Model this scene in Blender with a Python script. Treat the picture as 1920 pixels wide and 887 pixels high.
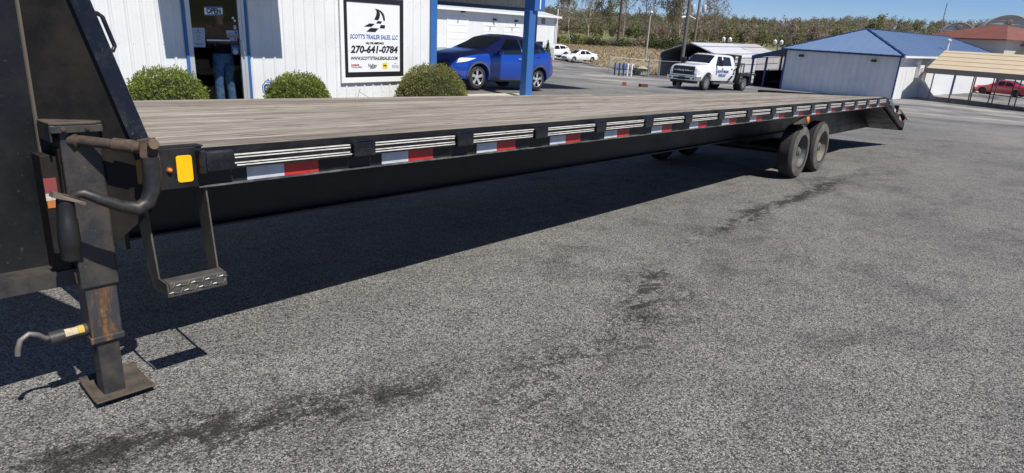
import bpy, bmesh, math, random
import numpy as np
from mathutils import Matrix, Vector
random.seed(7); rng = np.random.default_rng(11)
for o in list(bpy.data.objects): bpy.data.objects.remove(o)
sc = bpy.context.scene; COL = sc.collection
R = math.radians
# ------------------------------------------------------------------ camera
cd = bpy.data.cameras.new('camera'); cam = bpy.data.objects.new('camera', cd); COL.objects.link(cam)
cd.sensor_width = 36; cd.lens = 36*1200/1920; cd.clip_start = .05; cd.clip_end = 8000
cF = Vector((.72133, .61767, -.31332)); cR = Vector((.6623, -.74748, .05121)); cU = Vector((.20258, .24445, .94827))
cam.matrix_world = Matrix(((cR.x, cU.x, -cF.x, -1.3755), (cR.y, cU.y, -cF.y, -2.79763), (cR.z, cU.z, -cF.z, 1.66578), (0, 0, 0, 1)))
sc.camera = cam
# ------------------------------------------------------------------ sky, sun, exposure
w = bpy.data.worlds.new('World'); sc.world = w; w.use_nodes = True
nt = w.node_tree; bg = nt.nodes['Background']; sky = nt.nodes.new('ShaderNodeTexSky'); sky.sky_type = 'NISHITA'
LIGHT = Vector((.03, .69, -1.026)).normalized()
sky.sun_disc = False; sky.sun_elevation = math.asin(-LIGHT.z); sky.sun_rotation = math.atan2(-LIGHT.x, -LIGHT.y)
sky.altitude = 3000; sky.air_density = 1.0; sky.dust_density = 0; sky.ozone_density = 7
tint = nt.nodes.new('ShaderNodeMix'); tint.data_type = 'RGBA'; tint.blend_type = 'MULTIPLY'; tint.inputs[0].default_value = 1; tint.inputs[7].default_value = (.97, 1.0, 1.14, 1)
nt.links.new(sky.outputs[0], tint.inputs[6]); nt.links.new(tint.outputs[2], bg.inputs[0]); bg.inputs[1].default_value = .074
sl = bpy.data.lights.new('sun', 'SUN'); sl.energy = 5.0; sl.angle = R(.53); sl.color = (1, .955, .89)
so = bpy.data.objects.new('sun', sl); COL.objects.link(so); so.rotation_euler = LIGHT.to_track_quat('-Z', 'Y').to_euler()
sc.view_settings.view_transform = 'Standard'; sc.view_settings.look = 'None'; sc.view_settings.gamma = 1
sc.view_settings.use_curve_mapping = False; sc.view_settings.exposure = 0.25

# ------------------------------------------------------------------ helpers
class MB:
    def __init__(s): s.v = []; s.f = []
    def add(s, vs, fs):
        b = len(s.v); s.v += [tuple(map(float, p)) for p in vs]; s.f += [tuple(b+i for i in q) for q in fs]; return s
    def box(s, x0, x1, y0, y1, z0, z1):
        return s.add([(x0,y0,z0),(x1,y0,z0),(x1,y1,z0),(x0,y1,z0),(x0,y0,z1),(x1,y0,z1),(x1,y1,z1),(x0,y1,z1)],
                     [(0,3,2,1),(4,5,6,7),(0,1,5,4),(1,2,6,5),(2,3,7,6),(3,0,4,7)])
    def bar(s, a, b, wid, thk, up=(0,0,1)):          # rectangular bar from a to b
        a, b = Vector(a), Vector(b); d = (b-a).normalized(); x = d.cross(Vector(up)).normalized(); y = x.cross(d)
        P = []
        for c in (a, b):
            for i, j in ((-1,-1),(1,-1),(1,1),(-1,1)): P.append(c+x*i*wid/2+y*j*thk/2)
        return s.add(P, [(0,1,2,3),(7,6,5,4),(0,4,5,1),(1,5,6,2),(2,6,7,3),(3,7,4,0)])
    def prism(s, poly, vec):
        n = len(poly); vec = Vector(vec); P = [Vector(p) for p in poly]; Q = [p+vec for p in P]
        return s.add(P+Q, [tuple(range(n-1,-1,-1)), tuple(range(n,2*n))]+[(i,(i+1)%n,n+(i+1)%n,n+i) for i in range(n)])
    def tube(s, pts, r, n=8, caps=True):
        pts = [Vector(p) for p in pts]; m = len(pts)
        if not hasattr(r, '__len__'): r = [r]*m
        ref = None; rings = []
        for i in range(m):
            d = (pts[min(i+1,m-1)]-pts[max(i-1,0)]).normalized()
            if ref is None:
                ref = d.cross(Vector((0,0,1))) if abs(d.z) < .9 else d.cross(Vector((0,1,0)))
            ref = (ref-d*ref.dot(d)).normalized(); q = d.cross(ref)
            rings.append([pts[i]+(ref*math.cos(2*math.pi*k/n)+q*math.sin(2*math.pi*k/n))*r[i] for k in range(n)])
        fs = [(i*n+k, i*n+(k+1)%n, (i+1)*n+(k+1)%n, (i+1)*n+k) for i in range(m-1) for k in range(n)]
        if caps: fs += [tuple(range(n-1,-1,-1)), tuple((m-1)*n+k for k in range(n))]
        return s.add([p for g in rings for p in g], fs)
    def lathe(s, o, ax, prof, n=24, caps=True):                 # prof: (radius, height) along ax
        o = Vector(o); ax = Vector(ax).normalized(); a = ax.orthogonal().normalized(); b = ax.cross(a); m = len(prof)
        vs = [o+ax*h+(a*math.cos(2*math.pi*k/n)+b*math.sin(2*math.pi*k/n))*r for r, h in prof for k in range(n)]
        fs = [(i*n+k, i*n+(k+1)%n, (i+1)*n+(k+1)%n, (i+1)*n+k) for i in range(m-1) for k in range(n)]
        if caps and prof[0][0] > 1e-4: fs.append(tuple(range(n-1,-1,-1)))
        if caps and prof[-1][0] > 1e-4: fs.append(tuple((m-1)*n+k for k in range(n)))
        return s.add(vs, fs)
    def grid(s, fn, nu, nv):
        vs = [fn(i/nu, j/nv) for i in range(nu+1) for j in range(nv+1)]
        return s.add(vs, [(i*(nv+1)+j, (i+1)*(nv+1)+j, (i+1)*(nv+1)+j+1, i*(nv+1)+j+1) for i in range(nu) for j in range(nv)])
    def mesh(s, name):
        me = bpy.data.meshes.new(name); me.from_pydata(s.v, [], s.f)
        bm = bmesh.new(); bm.from_mesh(me); bmesh.ops.recalc_face_normals(bm, faces=bm.faces); bm.to_mesh(me); bm.free(); return me
    def build(s, name, mat, parent=None, smooth=None, bevel=0, xf=None):
        return obj(name, s.mesh(name), mat, parent, smooth, bevel, xf)
def obj(name, me, mat, parent=None, smooth=None, bevel=0, xf=None):
    if mat is not None and not me.materials: me.materials.append(mat)
    if smooth:
        me.polygons.foreach_set('use_smooth', [True]*len(me.polygons)); me.set_sharp_from_angle(angle=R(smooth))
    o = bpy.data.objects.new(name, me); COL.objects.link(o)
    if parent: o.parent = parent
    if xf is not None: o.matrix_local = xf
    if bevel:
        m = o.modifiers.new('bevel', 'BEVEL'); m.width = bevel; m.segments = 2; m.limit_method = 'ANGLE'; m.angle_limit = R(40)
    return o
def tag(o, label, cat, group=None):
    o['label'] = label; o['category'] = cat
    if group: o['group'] = group
    return o
def thing(name, label, cat, loc=(0,0,0), rz=0, group=None, mw=None):
    o = bpy.data.objects.new(name, None); COL.objects.link(o); o.empty_display_size = .2
    o.location = loc; o.rotation_euler = (0,0,rz)
    if mw is not None: o.matrix_world = mw
    return tag(o, label, cat, group)
def struct(o): o['kind'] = 'structure'; return o
def npmesh(name, V, F):
    V = np.asarray(V, np.float32); F = np.asarray(F, np.int32); k = F.shape[1]
    me = bpy.data.meshes.new(name); me.vertices.add(len(V)); me.vertices.foreach_set('co', V.ravel())
    me.loops.add(F.size); me.loops.foreach_set('vertex_index', F.ravel()); me.polygons.add(len(F))
    me.polygons.foreach_set('loop_start', np.arange(0, F.size, k, dtype=np.int32)); me.update(calc_edges=True); me.validate(); return me
def applied(o):                                       # bake modifiers into a new mesh
    dg = bpy.context.evaluated_depsgraph_get(); me = bpy.data.meshes.new_from_object(o.evaluated_get(dg)); o.modifiers.clear(); o.data = me; return o

# ------------------------------------------------------------------ materials
def newmat(name):
    m = bpy.data.materials.new(name); m.use_nodes = True; return m, m.node_tree.nodes, m.node_tree.links, m.node_tree.nodes['Principled BSDF']
def noise(n, l, scale, detail=4, rough=.6, vec=None, dist=0):
    t = n.new('ShaderNodeTexNoise'); t.inputs['Scale'].default_value = scale; t.inputs['Detail'].default_value = detail
    t.inputs['Roughness'].default_value = rough; t.inputs['Distortion'].default_value = dist
    if vec is not None: l.new(vec, t.inputs['Vector'])
    return t.outputs['Fac']
def ramp(n, l, src, stops):
    r = n.new('ShaderNodeValToRGB'); e = r.color_ramp.elements
    while len(e) < len(stops): e.new(.5)
    for q, (p, c) in zip(e, stops):
        q.position = p; q.color = (*c, 1) if hasattr(c, '__len__') else (c, c, c, 1)
    l.new(src, r.inputs[0]); return r.outputs[0]
def mix(n, l, fac, a, b, mode='MIX'):
    x = n.new('ShaderNodeMix'); x.data_type = 'RGBA'; x.blend_type = mode
    for s, v in ((0, fac), (6, a), (7, b)):
        if hasattr(v, 'is_linked'): l.new(v, x.inputs[s])
        elif s == 0: x.inputs[0].default_value = v
        else: x.inputs[s].default_value = (*v, 1) if hasattr(v, '__len__') else (v, v, v, 1)
    return x.outputs[2]
def mth(n, l, op, a, b=0, c=None):
    x = n.new('ShaderNodeMath'); x.operation = op
    for i, v in enumerate((a, b, c)):
        if v is None: continue
        if hasattr(v, 'is_linked'): l.new(v, x.inputs[i])
        else: x.inputs[i].default_value = v
    return x.outputs[0]
def coords(n, l, scale=None, kind='Object'):
    t = n.new('ShaderNodeTexCoord'); o = t.outputs[kind]
    if scale:
        m = n.new('ShaderNodeMapping'); m.inputs['Scale'].default_value = scale; l.new(o, m.inputs[0]); o = m.outputs[0]
    return o
def bump(n, l, p, h, strength, dist=.01):
    b = n.new('ShaderNodeBump'); b.inputs['Strength'].default_value = strength; b.inputs['Distance'].default_value = dist
    l.new(h, b.inputs['Height']); l.new(b.outputs[0], p.inputs['Normal'])
def P(name, col, rough=.5, metal=0, var=.12, scale=6, bmp=0, bscale=40, coat=0, spec=.5, dirt=None, dirtamt=.5, dirtscale=3, speck=0):
    m, n, l, p = newmat(name); co = coords(n, l)
    f = noise(n, l, scale, 5, .65, co)
    a = tuple(min(1, c*(1-var)) for c in col); b = tuple(min(1, c*(1+var)) for c in col)
    c = ramp(n, l, f, [(.3, a), (.7, b)])
    if dirt:
        g = ramp(n, l, noise(n, l, dirtscale, 8, .7, co), [(.5-.25*dirtamt, 0), (.85-.25*dirtamt, 1)])
        c = mix(n, l, g, c, dirt)
        l.new(mth(n, l, 'ADD', mth(n, l, 'MULTIPLY', g, .35), rough), p.inputs['Roughness'])
    else: p.inputs['Roughness'].default_value = rough
    if speck: c = mix(n, l, ramp(n, l, noise(n, l, 55, 3, .7, co), [(.66,0),(.74,speck)]), c, (.16,.155,.145))
    l.new(c, p.inputs['Base Color']); p.inputs['Metallic'].default_value = metal; p.inputs['Specular IOR Level'].default_value = spec
    if coat: p.inputs['Coat Weight'].default_value = coat; p.inputs['Coat Roughness'].default_value = .04
    if bmp: bump(n, l, p, noise(n, l, bscale, 4, .6, co), bmp)
    return m
def glassmat(name, tint, rough=.02):
    m, n, l, p = newmat(name); p.inputs['Base Color'].default_value = (*tint, 1); p.inputs['Roughness'].default_value = rough
    p.inputs['Specular IOR Level'].default_value = .6; return m
black = P('black_paint', (.009,.010,.0125), .34, spec=.3, speck=.35, bmp=.05, bscale=120, dirt=(.035,.032,.029), dirtamt=.22, dirtscale=4)
blackg = P('black_gloss', (.008,.009,.013), .24, spec=.4, speck=.5, dirt=(.05,.05,.055), dirtamt=.15, dirtscale=7)
dirtyblack = P('dusty_black', (.008,.0075,.007), .5, spec=.3, bmp=.08, bscale=150, dirt=(.024,.019,.015), dirtamt=.6, dirtscale=5)
sheetm = P('neck_sheet', (.007,.008,.010), .36, spec=.35, speck=.25, bmp=.06, bscale=90, dirt=(.018,.017,.017), dirtamt=.4, dirtscale=2.2)
jackm = P('jack_paint', (.026,.028,.031), .42, speck=.4, bmp=.12, bscale=160, dirt=(.07,.055,.04), dirtamt=.45, dirtscale=9)
rust = P('rusty_steel', (.10,.065,.043), .75, var=.4, scale=25, bmp=.25, bscale=120, dirt=(.03,.026,.024), dirtamt=.6, dirtscale=12)
m_, n_, l_, p_ = newmat('rust_streaked_paint'); co_ = coords(n_, l_, (14,14,2.2))
fac = ramp(n_, l_, noise(n_, l_, 1.2, 6, .7, co_), [(.47, 0), (.62, 1)])
c_ = mix(n_, l_, fac, ramp(n_, l_, noise(n_, l_, 3, 4, .6, coords(n_, l_)), [(.3,(.028,.03,.033)),(.7,(.055,.055,.057))]), ramp(n_, l_, noise(n_, l_, 60, 3, .6, coords(n_, l_)), [(.35,(.12,.05,.018)),(.65,(.26,.13,.05))]))
l_.new(c_, p_.inputs['Base Color']); p_.inputs['Roughness'].default_value = .5; streak = m_
rubber = P('tyre_rubber', (.016,.016,.017), .75, bmp=.15, bscale=80, dirt=(.05,.046,.04), dirtamt=.4, dirtscale=6)
rubberd = P('dusty_tyre_wall', (.055,.056,.058), .85, bmp=.2, bscale=60, dirt=(.17,.15,.12), dirtamt=.6, dirtscale=9)
greyrim = P('grey_rim', (.10,.105,.115), .45, metal=.3, dirt=(.16,.14,.11), dirtamt=.35, dirtscale=8)
tanrim = P('dusty_rim', (.19,.17,.13), .7, dirt=(.10,.09,.08), dirtamt=.5, dirtscale=8)
lipm = P('sunlit_track_lip', (.76,.75,.70), .5, dirt=(.25,.18,.11), dirtamt=.32, dirtscale=9)  # pale colour paints in the sun caught on the track edges
tapew = P('white_reflective_tape', (.52,.56,.60), .3, var=.04, dirt=(.35,.34,.33), dirtamt=.2, dirtscale=14)
taper = P('red_reflective_tape', (.55,.028,.02), .3, var=.06, dirt=(.25,.03,.03), dirtamt=.3, dirtscale=14)
yellow = P('yellow_reflector', (.95,.50,.005), .25, var=.04, scale=60)
amber = P('amber_lens', (.75,.17,.01), .15, coat=.5)
amberd = P('dusty_amber', (.28,.14,.03), .6)
chrome = P('chrome', (.75,.76,.78), .12, metal=1, var=.03)
steel = P('bare_steel', (.42,.42,.42), .4, metal=.8, dirt=(.15,.11,.08), dirtamt=.3, dirtscale=14)
redsafe = P('faded_red_sticker', (.24,.05,.05), .6); palepap = P('pale_label', (.5,.47,.38), .6, var=.2, scale=60); yelpap = P('yellow_label', (.7,.48,.06), .6)
whitem = P('white_siding', (.75,.765,.765), .38, var=.025, scale=1.5, dirt=(.66,.665,.65), dirtamt=.25, dirtscale=1.2)
whitet = P('white_trim', (.82,.82,.81), .35, var=.02)
greyside = P('grey_siding', (.36,.38,.41), .5, var=.03)
bluem = P('blue_trim', (.035,.13,.37), .35, var=.06)
blued = P('dark_blue_trim', (.02,.045,.16), .4, var=.06)
alum = P('aluminium_frame', (.60,.62,.64), .35, metal=.4, var=.03)
inkblack = P('black_ink', (.016,.016,.018), .35, var=.05); inkblue = P('blue_ink', (.03,.075,.33), .35, var=.05); inkgrey = P('grey_ink', (.12,.12,.12), .5)
inkred = P('red_ink', (.55,.04,.04), .4); inkyel = P('yellow_ink', (.85,.62,.02), .4); paper = P('sign_white', (.80,.82,.83), .35, var=.01); sticky = P('pale_blue_sticker', (.35,.43,.52), .4)
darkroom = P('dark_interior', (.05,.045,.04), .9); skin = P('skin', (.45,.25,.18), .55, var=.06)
def denim():
    m, n, l, p = newmat('blue_denim'); co = coords(n, l)
    c = ramp(n, l, noise(n, l, 9, 6, .7, co), [(.3,(.05,.11,.22)),(.55,(.16,.30,.50)),(.75,(.32,.48,.66))])
    l.new(c, p.inputs['Base Color']); p.inputs['Roughness'].default_value = .9; bump(n, l, p, noise(n, l, 14, 3, .6, co, 1.2), .6, .03); return m
denim = denim(); shirtm = P('dark_shirt', (.012,.013,.02), .9); hairm = P('dark_hair', (.03,.02,.015), .8)
tanroof = P('tan_metal', (.52,.43,.29), .45, var=.05, dirt=(.52,.43,.30), dirtamt=.4, dirtscale=.8); tandark = P('tan_fascia', (.26,.22,.18), .6, var=.06)
redroof = P('red_metal_roof', (.23,.085,.06), .5, var=.12, scale=.6, dirt=(.14,.06,.05), dirtamt=.35, dirtscale=.5); blueroof = P('blue_metal_roof', (.15,.225,.36), .33, var=.05, scale=.5)
galv = P('galvanised_panel', (.62,.63,.64), .42, metal=.15, var=.05, scale=1); galvd = P('weathered_panel', (.45,.45,.46), .6, var=.1, scale=.6, dirt=(.3,.27,.27), dirtamt=.4, dirtscale=.6)
stucco = P('cream_wall', (.62,.60,.54), .85, var=.04); creamy = P('pale_yellow_wall', (.75,.68,.48), .85)
woodpole = P('weathered_pole', (.17,.14,.11), .9, var=.25, scale=3); woodpale = P('grey_pole', (.36,.34,.30), .9, var=.15, scale=3); greenp = P('dark_green', (.02,.06,.03), .6)
galvpost = P('galvanised_post', (.30,.31,.32), .5, metal=.4); insul = P('grey_transformer', (.45,.47,.48), .5); globe = P('white_globe', (.82,.82,.80), .3)
windowd = glassmat('dark_window', (.012,.014,.018)); windowb = glassmat('reflection_tinted_glass', (.07,.09,.105), .05); lens = P('clear_lens', (.7,.72,.75), .12, var=.2, scale=14, coat=.6); taill = P('red_lens', (.5,.02,.02), .2, coat=.5)  # windshield glass base is lightened to carry its pale reflections
m_, n_, l_, p_ = newmat('door_glass'); p_.inputs['Base Color'].default_value = (.75,.78,.8,1); p_.inputs['Roughness'].default_value = .01; p_.inputs['Transmission Weight'].default_value = 1; p_.inputs['IOR'].default_value = 1.45
tr_ = n_.new('ShaderNodeBsdfTransparent'); tr_.inputs[0].default_value = (.88,.9,.92,1); gl_ = n_.new('ShaderNodeBsdfGlossy'); gl_.inputs['Roughness'].default_value = .01; fr_ = n_.new('ShaderNodeFresnel'); fr_.inputs[0].default_value = 1.5
ms_ = n_.new('ShaderNodeMixShader'); l_.new(mth(n_, l_, 'MULTIPLY', fr_.outputs[0], .5), ms_.inputs[0]); l_.new(tr_.outputs[0], ms_.inputs[1]); l_.new(gl_.outputs[0], ms_.inputs[2]); l_.new(ms_.outputs[0], n_['Material Output'].inputs[0]); doorglass = m_
def paintmat(name, col): return P(name, col, .3, var=.02, coat=1, scale=1)
paintblue = paintmat('blue_car_paint', (.002,.045,.33)); paintwhite = paintmat('white_car_paint', (.78,.79,.80)); paintred = paintmat('red_car_paint', (.42,.02,.04))
blackplastic = P('black_plastic', (.02,.02,.021), .5); greyplastic = P('grey_cladding', (.075,.08,.09), .6)
def leafmat(name, a, b, tr=.4):
    m, n, l, p = newmat(name); oi = n.new('ShaderNodeNewGeometry')
    c = ramp(n, l, oi.outputs['Random Per Island'], [(0, a), (1, b)]); l.new(c, p.inputs['Base Color']); p.inputs['Roughness'].default_value = .65; p.inputs['Specular IOR Level'].default_value = .2
    t = n.new('ShaderNodeBsdfTranslucent'); l.new(c, t.inputs[0]); x = n.new('ShaderNodeMixShader'); x.inputs[0].default_value = tr; l.new(p.outputs[0], x.inputs[1]); l.new(t.outputs[0], x.inputs[2]); l.new(x.outputs[0], n['Material Output'].inputs[0]); return m
leafgreen = leafmat('bush_leaf', (.11,.15,.025), (.30,.36,.08)); leafolive = leafmat('olive_leaf', (.14,.15,.04), (.33,.32,.11)); leafspring = leafmat('spring_leaf', (.15,.17,.07), (.26,.27,.12), .5); leafwood = leafmat('wood_leaf', (.16,.155,.075), (.26,.24,.12), .5)
leaftwig = leafmat('twig_bud', (.22,.18,.135), (.34,.28,.205), .5); leafdark = leafmat('dark_leaf', (.06,.075,.032), (.13,.14,.065), .5); drygrass = leafmat('dry_grass', (.30,.235,.14), (.52,.43,.29))
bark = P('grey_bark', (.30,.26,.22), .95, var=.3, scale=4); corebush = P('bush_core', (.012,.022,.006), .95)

# weathered deck boards
def plankmat():
    m, n, l, p = newmat('weathered_deck_board'); tc = n.new('ShaderNodeTexCoord'); oi = n.new('ShaderNodeObjectInfo')
    mp = n.new('ShaderNodeMapping'); l.new(tc.outputs['Object'], mp.inputs[0]); mp.inputs['Scale'].default_value = (.9, 22, 22)
    sh = n.new('ShaderNodeCombineXYZ'); l.new(mth(n, l, 'MULTIPLY', oi.outputs['Random'], 40), sh.inputs[0]); l.new(mth(n, l, 'MULTIPLY', oi.outputs['Random'], 91), sh.inputs[2]); l.new(sh.outputs[0], mp.inputs['Location'])
    g = noise(n, l, 1.6, 8, .68, mp.outputs[0], .6)
    c = ramp(n, l, g, [(.30,(.08,.064,.048)),(.42,(.22,.192,.155)),(.56,(.35,.32,.27)),(.74,(.49,.46,.405))])
    mp2 = n.new('ShaderNodeMapping'); l.new(tc.outputs['Object'], mp2.inputs[0]); mp2.inputs['Scale'].default_value = (.35, 3.0, 3); l.new(sh.outputs[0], mp2.inputs['Location'])
    big = noise(n, l, 1.3, 5, .6, mp2.outputs[0])
    c = mix(n, l, ramp(n, l, big, [(.5,0),(.75,.75)]), c, (.36,.27,.17), 'MULTIPLY')
    c = mix(n, l, .7, c, ramp(n, l, oi.outputs['Random'], [(0,(.5,.48,.45)),(.5,(.85,.84,.82)),(1,(1,.97,.93))]), 'MULTIPLY')
    mp3 = n.new('ShaderNodeMapping'); l.new(tc.outputs['Object'], mp3.inputs[0]); mp3.inputs['Scale'].default_value = (2.4, 60, 60); l.new(sh.outputs[0], mp3.inputs['Location'])
    ck = ramp(n, l, noise(n, l, 1.0, 4, .6, mp3.outputs[0], .4), [(.34,1),(.40,0)])
    c = mix(n, l, ck, c, (.045,.036,.03)); l.new(c, p.inputs['Base Color']); p.inputs['Roughness'].default_value = .85
    bump(n, l, p, g, .35, .012); return m
plank = plankmat()

# parking lot: exposed aggregate asphalt with stains
def asphalt():
    m, n, l, p = newmat('aggregate_asphalt'); tc = n.new('ShaderNodeTexCoord'); co = tc.outputs['Object']
    v = n.new('ShaderNodeTexVoronoi'); v.inputs['Scale'].default_value = 165; v.inputs['Randomness'].default_value = 1; l.new(co, v.inputs['Vector'])
    sx = n.new('ShaderNodeSeparateColor'); l.new(v.outputs['Color'], sx.inputs[0])
    st = ramp(n, l, sx.outputs[0], [(0,(.045,.044,.043)),(.2,(.085,.083,.08)),(.42,(.165,.162,.155)),(.68,(.27,.265,.25)),(.88,(.40,.39,.36)),(1,(.58,.56,.51))])
    edge = ramp(n, l, v.outputs['Distance'], [(.35,1),(.85,.4)]); st = mix(n, l, 1, st, edge, 'MULTIPLY')
    v2 = n.new('ShaderNodeTexVoronoi'); v2.inputs['Scale'].default_value = 80; l.new(co, v2.inputs['Vector']); s2 = n.new('ShaderNodeSeparateColor'); l.new(v2.outputs['Color'], s2.inputs[0])
    st = mix(n, l, ramp(n, l, s2.outputs[1], [(.80,0),(.9,.6)]), st, (.30,.295,.285))
    big = noise(n, l, .55, 6, .65, co); st = mix(n, l, .75, st, ramp(n, l, big, [(.30,(.50,.50,.51)),(.48,(.84,.835,.82)),(.70,(1.0,.985,.95))]), 'MULTIPLY')
    mid = noise(n, l, 3.2, 5, .65, co); st = mix(n, l, .6, st, ramp(n, l, mid, [(.3,(.62,.63,.66)),(.55,(1,1,1))]), 'MULTIPLY')
    sep = n.new('ShaderNodeSeparateXYZ'); l.new(co, sep.inputs[0]); X, Y = sep.outputs[0], sep.outputs[1]
    wob = mth(n, l, 'MULTIPLY', mth(n, l, 'SUBTRACT', noise(n, l, .8, 4, .6, co), .5), 1.5)
    def band(x0, x1, y0, y1, wd):     # soft band along a straight wear line
        t = mth(n, l, 'DIVIDE', mth(n, l, 'SUBTRACT', X, x0), x1-x0); yc = mth(n, l, 'ADD', mth(n, l, 'MULTIPLY', t, y1-y0), y0)
        d = mth(n, l, 'ABSOLUTE', mth(n, l, 'ADD', mth(n, l, 'SUBTRACT', Y, yc), mth(n, l, 'MULTIPLY', wob, .35)))
        a = mth(n, l, 'SUBTRACT', 1, mth(n, l, 'DIVIDE', d, wd)); a = mth(n, l, 'MAXIMUM', a, 0)
        e = mth(n, l, 'MINIMUM', mth(n, l, 'MULTIPLY', t, 3), mth(n, l, 'MULTIPLY', mth(n, l, 'SUBTRACT', 1, t), 3)); e = mth(n, l, 'MINIMUM', mth(n, l, 'MAXIMUM', e, 0), 1)
        return mth(n, l, 'MULTIPLY', a, e)
    bands = [band(2.9, 9.9, -.44, -.40, .20), band(-1.8, 1.0, .0, -.95, .32), band(1.2, 3.3, -1.35, -.48, .30), band(-.5, 3.6, -1.15, -1.0, .6)]
    tot = bands[0]
    for b, k in zip(bands[1:], (.85, .8, .45)): tot = mth(n, l, 'MAXIMUM', tot, mth(n, l, 'MULTIPLY', b, k))
    fine = noise(n, l, 26, 5, .8, co); blot = noise(n, l, 4.0, 6, .75, coords(n, l, (.8, 1.7, 1)), .8)
    gate = ramp(n, l, blot, [(.36,0),(.56,1)])
    e_ = mth(n, l, 'ADD', mth(n, l, 'MULTIPLY', mth(n, l, 'MULTIPLY', tot, gate), .55), mth(n, l, 'MULTIPLY', fine, .75))
    mask = ramp(n, l, e_, [(.52,0),(.72,1)])
    st = mix(n, l, mask, st, mix(n, l, 1, st, (.27,.26,.26), 'MULTIPLY'))
    oil = ramp(n, l, noise(n, l, .9, 7, .72, coords(n, l, (.7, 1.3, 1)), 1.0), [(.52,0),(.70,.75)])
    st = mix(n, l, oil, st, mix(n, l, 1, st, (.45,.45,.46), 'MULTIPLY'))
    for sc_, wd_, k_ in ((1.3, .020, .95), (4.5, .04, .85)):
        vc = n.new('ShaderNodeTexVoronoi'); vc.feature = 'DISTANCE_TO_EDGE'; vc.inputs['Scale'].default_value = sc_
        wv = n.new('ShaderNodeVectorMath'); wv.operation = 'MULTIPLY_ADD'; nz = n.new('ShaderNodeTexNoise'); nz.inputs['Scale'].default_value = 4; nz.inputs['Detail'].default_value = 4; nz.inputs['Roughness'].default_value = .7; l.new(co, nz.inputs['Vector']); l.new(nz.outputs['Color'], wv.inputs[0]); wv.inputs[1].default_value = (.55,.55,.55); l.new(co, wv.inputs[2]); l.new(wv.outputs[0], vc.inputs['Vector'])
        gt = ramp(n, l, mth(n, l, 'ADD', mth(n, l, 'MULTIPLY', tot, .8), mth(n, l, 'MULTIPLY', noise(n, l, 1.7, 4, .6, co), .55)), [(.38,0),(.58,1)])
        ck = mth(n, l, 'MULTIPLY', mth(n, l, 'MULTIPLY', ramp(n, l, vc.outputs['Distance'], [(0,1),(wd_,0)]), gt), k_)
        st = mix(n, l, ck, st, (.028,.026,.025))
    # far yard: grey, dark and beige patches from noise
    far = ramp(n, l, mth(n, l, 'DIVIDE', X, 60), [(.22,0),(.6,1)])
    patch = noise(n, l, .16, 6, .62, coords(n, l, (1,1.5,1)))
    farc = ramp(n, l, patch, [(.36,(.065,.065,.07)),(.46,(.15,.148,.145)),(.56,(.24,.235,.225)),(.66,(.36,.34,.29)),(.75,(.46,.42,.33))])
    st = mix(n, l, mth(n, l, 'MULTIPLY', far, .85), st, farc)
    rs = ramp(n, l, noise(n, l, 1.1, 2, .5, co), [(.76,0),(.80,.35)]); st = mix(n, l, rs, st, (.23,.13,.07))
    l.new(st, p.inputs['Base Color']); p.inputs['Roughness'].default_value = .88; p.inputs['Specular IOR Level'].default_value = .25
    bump(n, l, p, ramp(n, l, v.outputs['Distance'], [(0,1),(.9,0)]), .55, .006); return m
asph = asphalt()
def grassland():
    m, n, l, p = newmat('dry_meadow'); co = coords(n, l)
    a = noise(n, l, .05, 6, .65, co); b = noise(n, l, 2.5, 5, .7, co)
    c = ramp(n, l, a, [(.35,(.40,.32,.20)),(.5,(.36,.29,.18)),(.62,(.24,.22,.11)),(.75,(.15,.18,.07))])
    tc = n.new('ShaderNodeTexCoord'); ln = n.new('ShaderNodeVectorMath'); ln.operation = 'LENGTH'; l.new(tc.outputs['Object'], ln.inputs[0])
    c = mix(n, l, ramp(n, l, mth(n, l, 'DIVIDE', ln.outputs['Value'], 400), [(.30,0),(.42,.85)]), c, ramp(n, l, noise(n, l, .02, 4, .6, co), [(.4,(.12,.16,.05)),(.6,(.22,.21,.10))]))
    c = mix(n, l, .6, c, ramp(n, l, b, [(.3,.6),(.7,1.0)]), 'MULTIPLY'); l.new(c, p.inputs['Base Color']); p.inputs['Roughness'].default_value = .95
    bump(n, l, p, b, .8, .15); return m
meadow = grassland()
# ================================================================== terrain
def plane0(x, y): return -.0278*x-.0398*y
CP = [(x, y, plane0(x, y)) for x in (-6, -2, 2, 6, 10, 14) for y in (-6, -3, 0, 2.6)]
CP += [(18, -5, -.31), (24, -8, -.55), (24, 0, -.72), (-12, -8, .45), (-12, 0, .2), (5, -20, .5), (30, -20, -.8), (60, -22, -2.3), (90, -10, -2.4)]
CP += [(x, 8.6, -.22) for x in (-10, -4, 1, 5, 9)] + [(-10, 20, -.3), (4, 20, -.5), (12, 10.3, -.15), (14.5, 10.2, -.27), (12, 12, -.17), (14.5, 12, -.27), (18, 20, -.6), (24, 16, -.7)]
CP += [(33.9, 13.4, -1.32), (38.5, 13.3, -1.47), (33.5, 15.3, -1.35), (38.5, 15.3, -1.47), (53.8, 8, -2.17), (57, 17.2, -2.33), (84.5, 6.7, -2.1), (56, 6, -2.1), (58.9, 1, -2.28), (67, 6, -2.17), (76, 4, -2.35), (76, 0, -2.4)]
CP += [(56, 28.6, -2.2), (55.3, 23, -2.15), (49.2, 30.1, -2.1), (52, 26.7, -2.22), (64.9, 47.4, -2.2), (65.3, 43.5, -2.54), (67.7, 44, -2.66), (59.8, 45.3, -1.9), (38.5, 41.3, -1.55), (81, 45, -1.6), (96.6, 59.5, -1.14), (84.5, 57.5, -.95), (99, 56.7, -.8), (104, 58.5, -1.3), (110, 30, -1.2), (115, 12, -.5), (125, 5, -.2), (110, -10, -1.6), (40, 70, -1), (80, 80, -.8)]
CP = np.array(CP, float)
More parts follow.
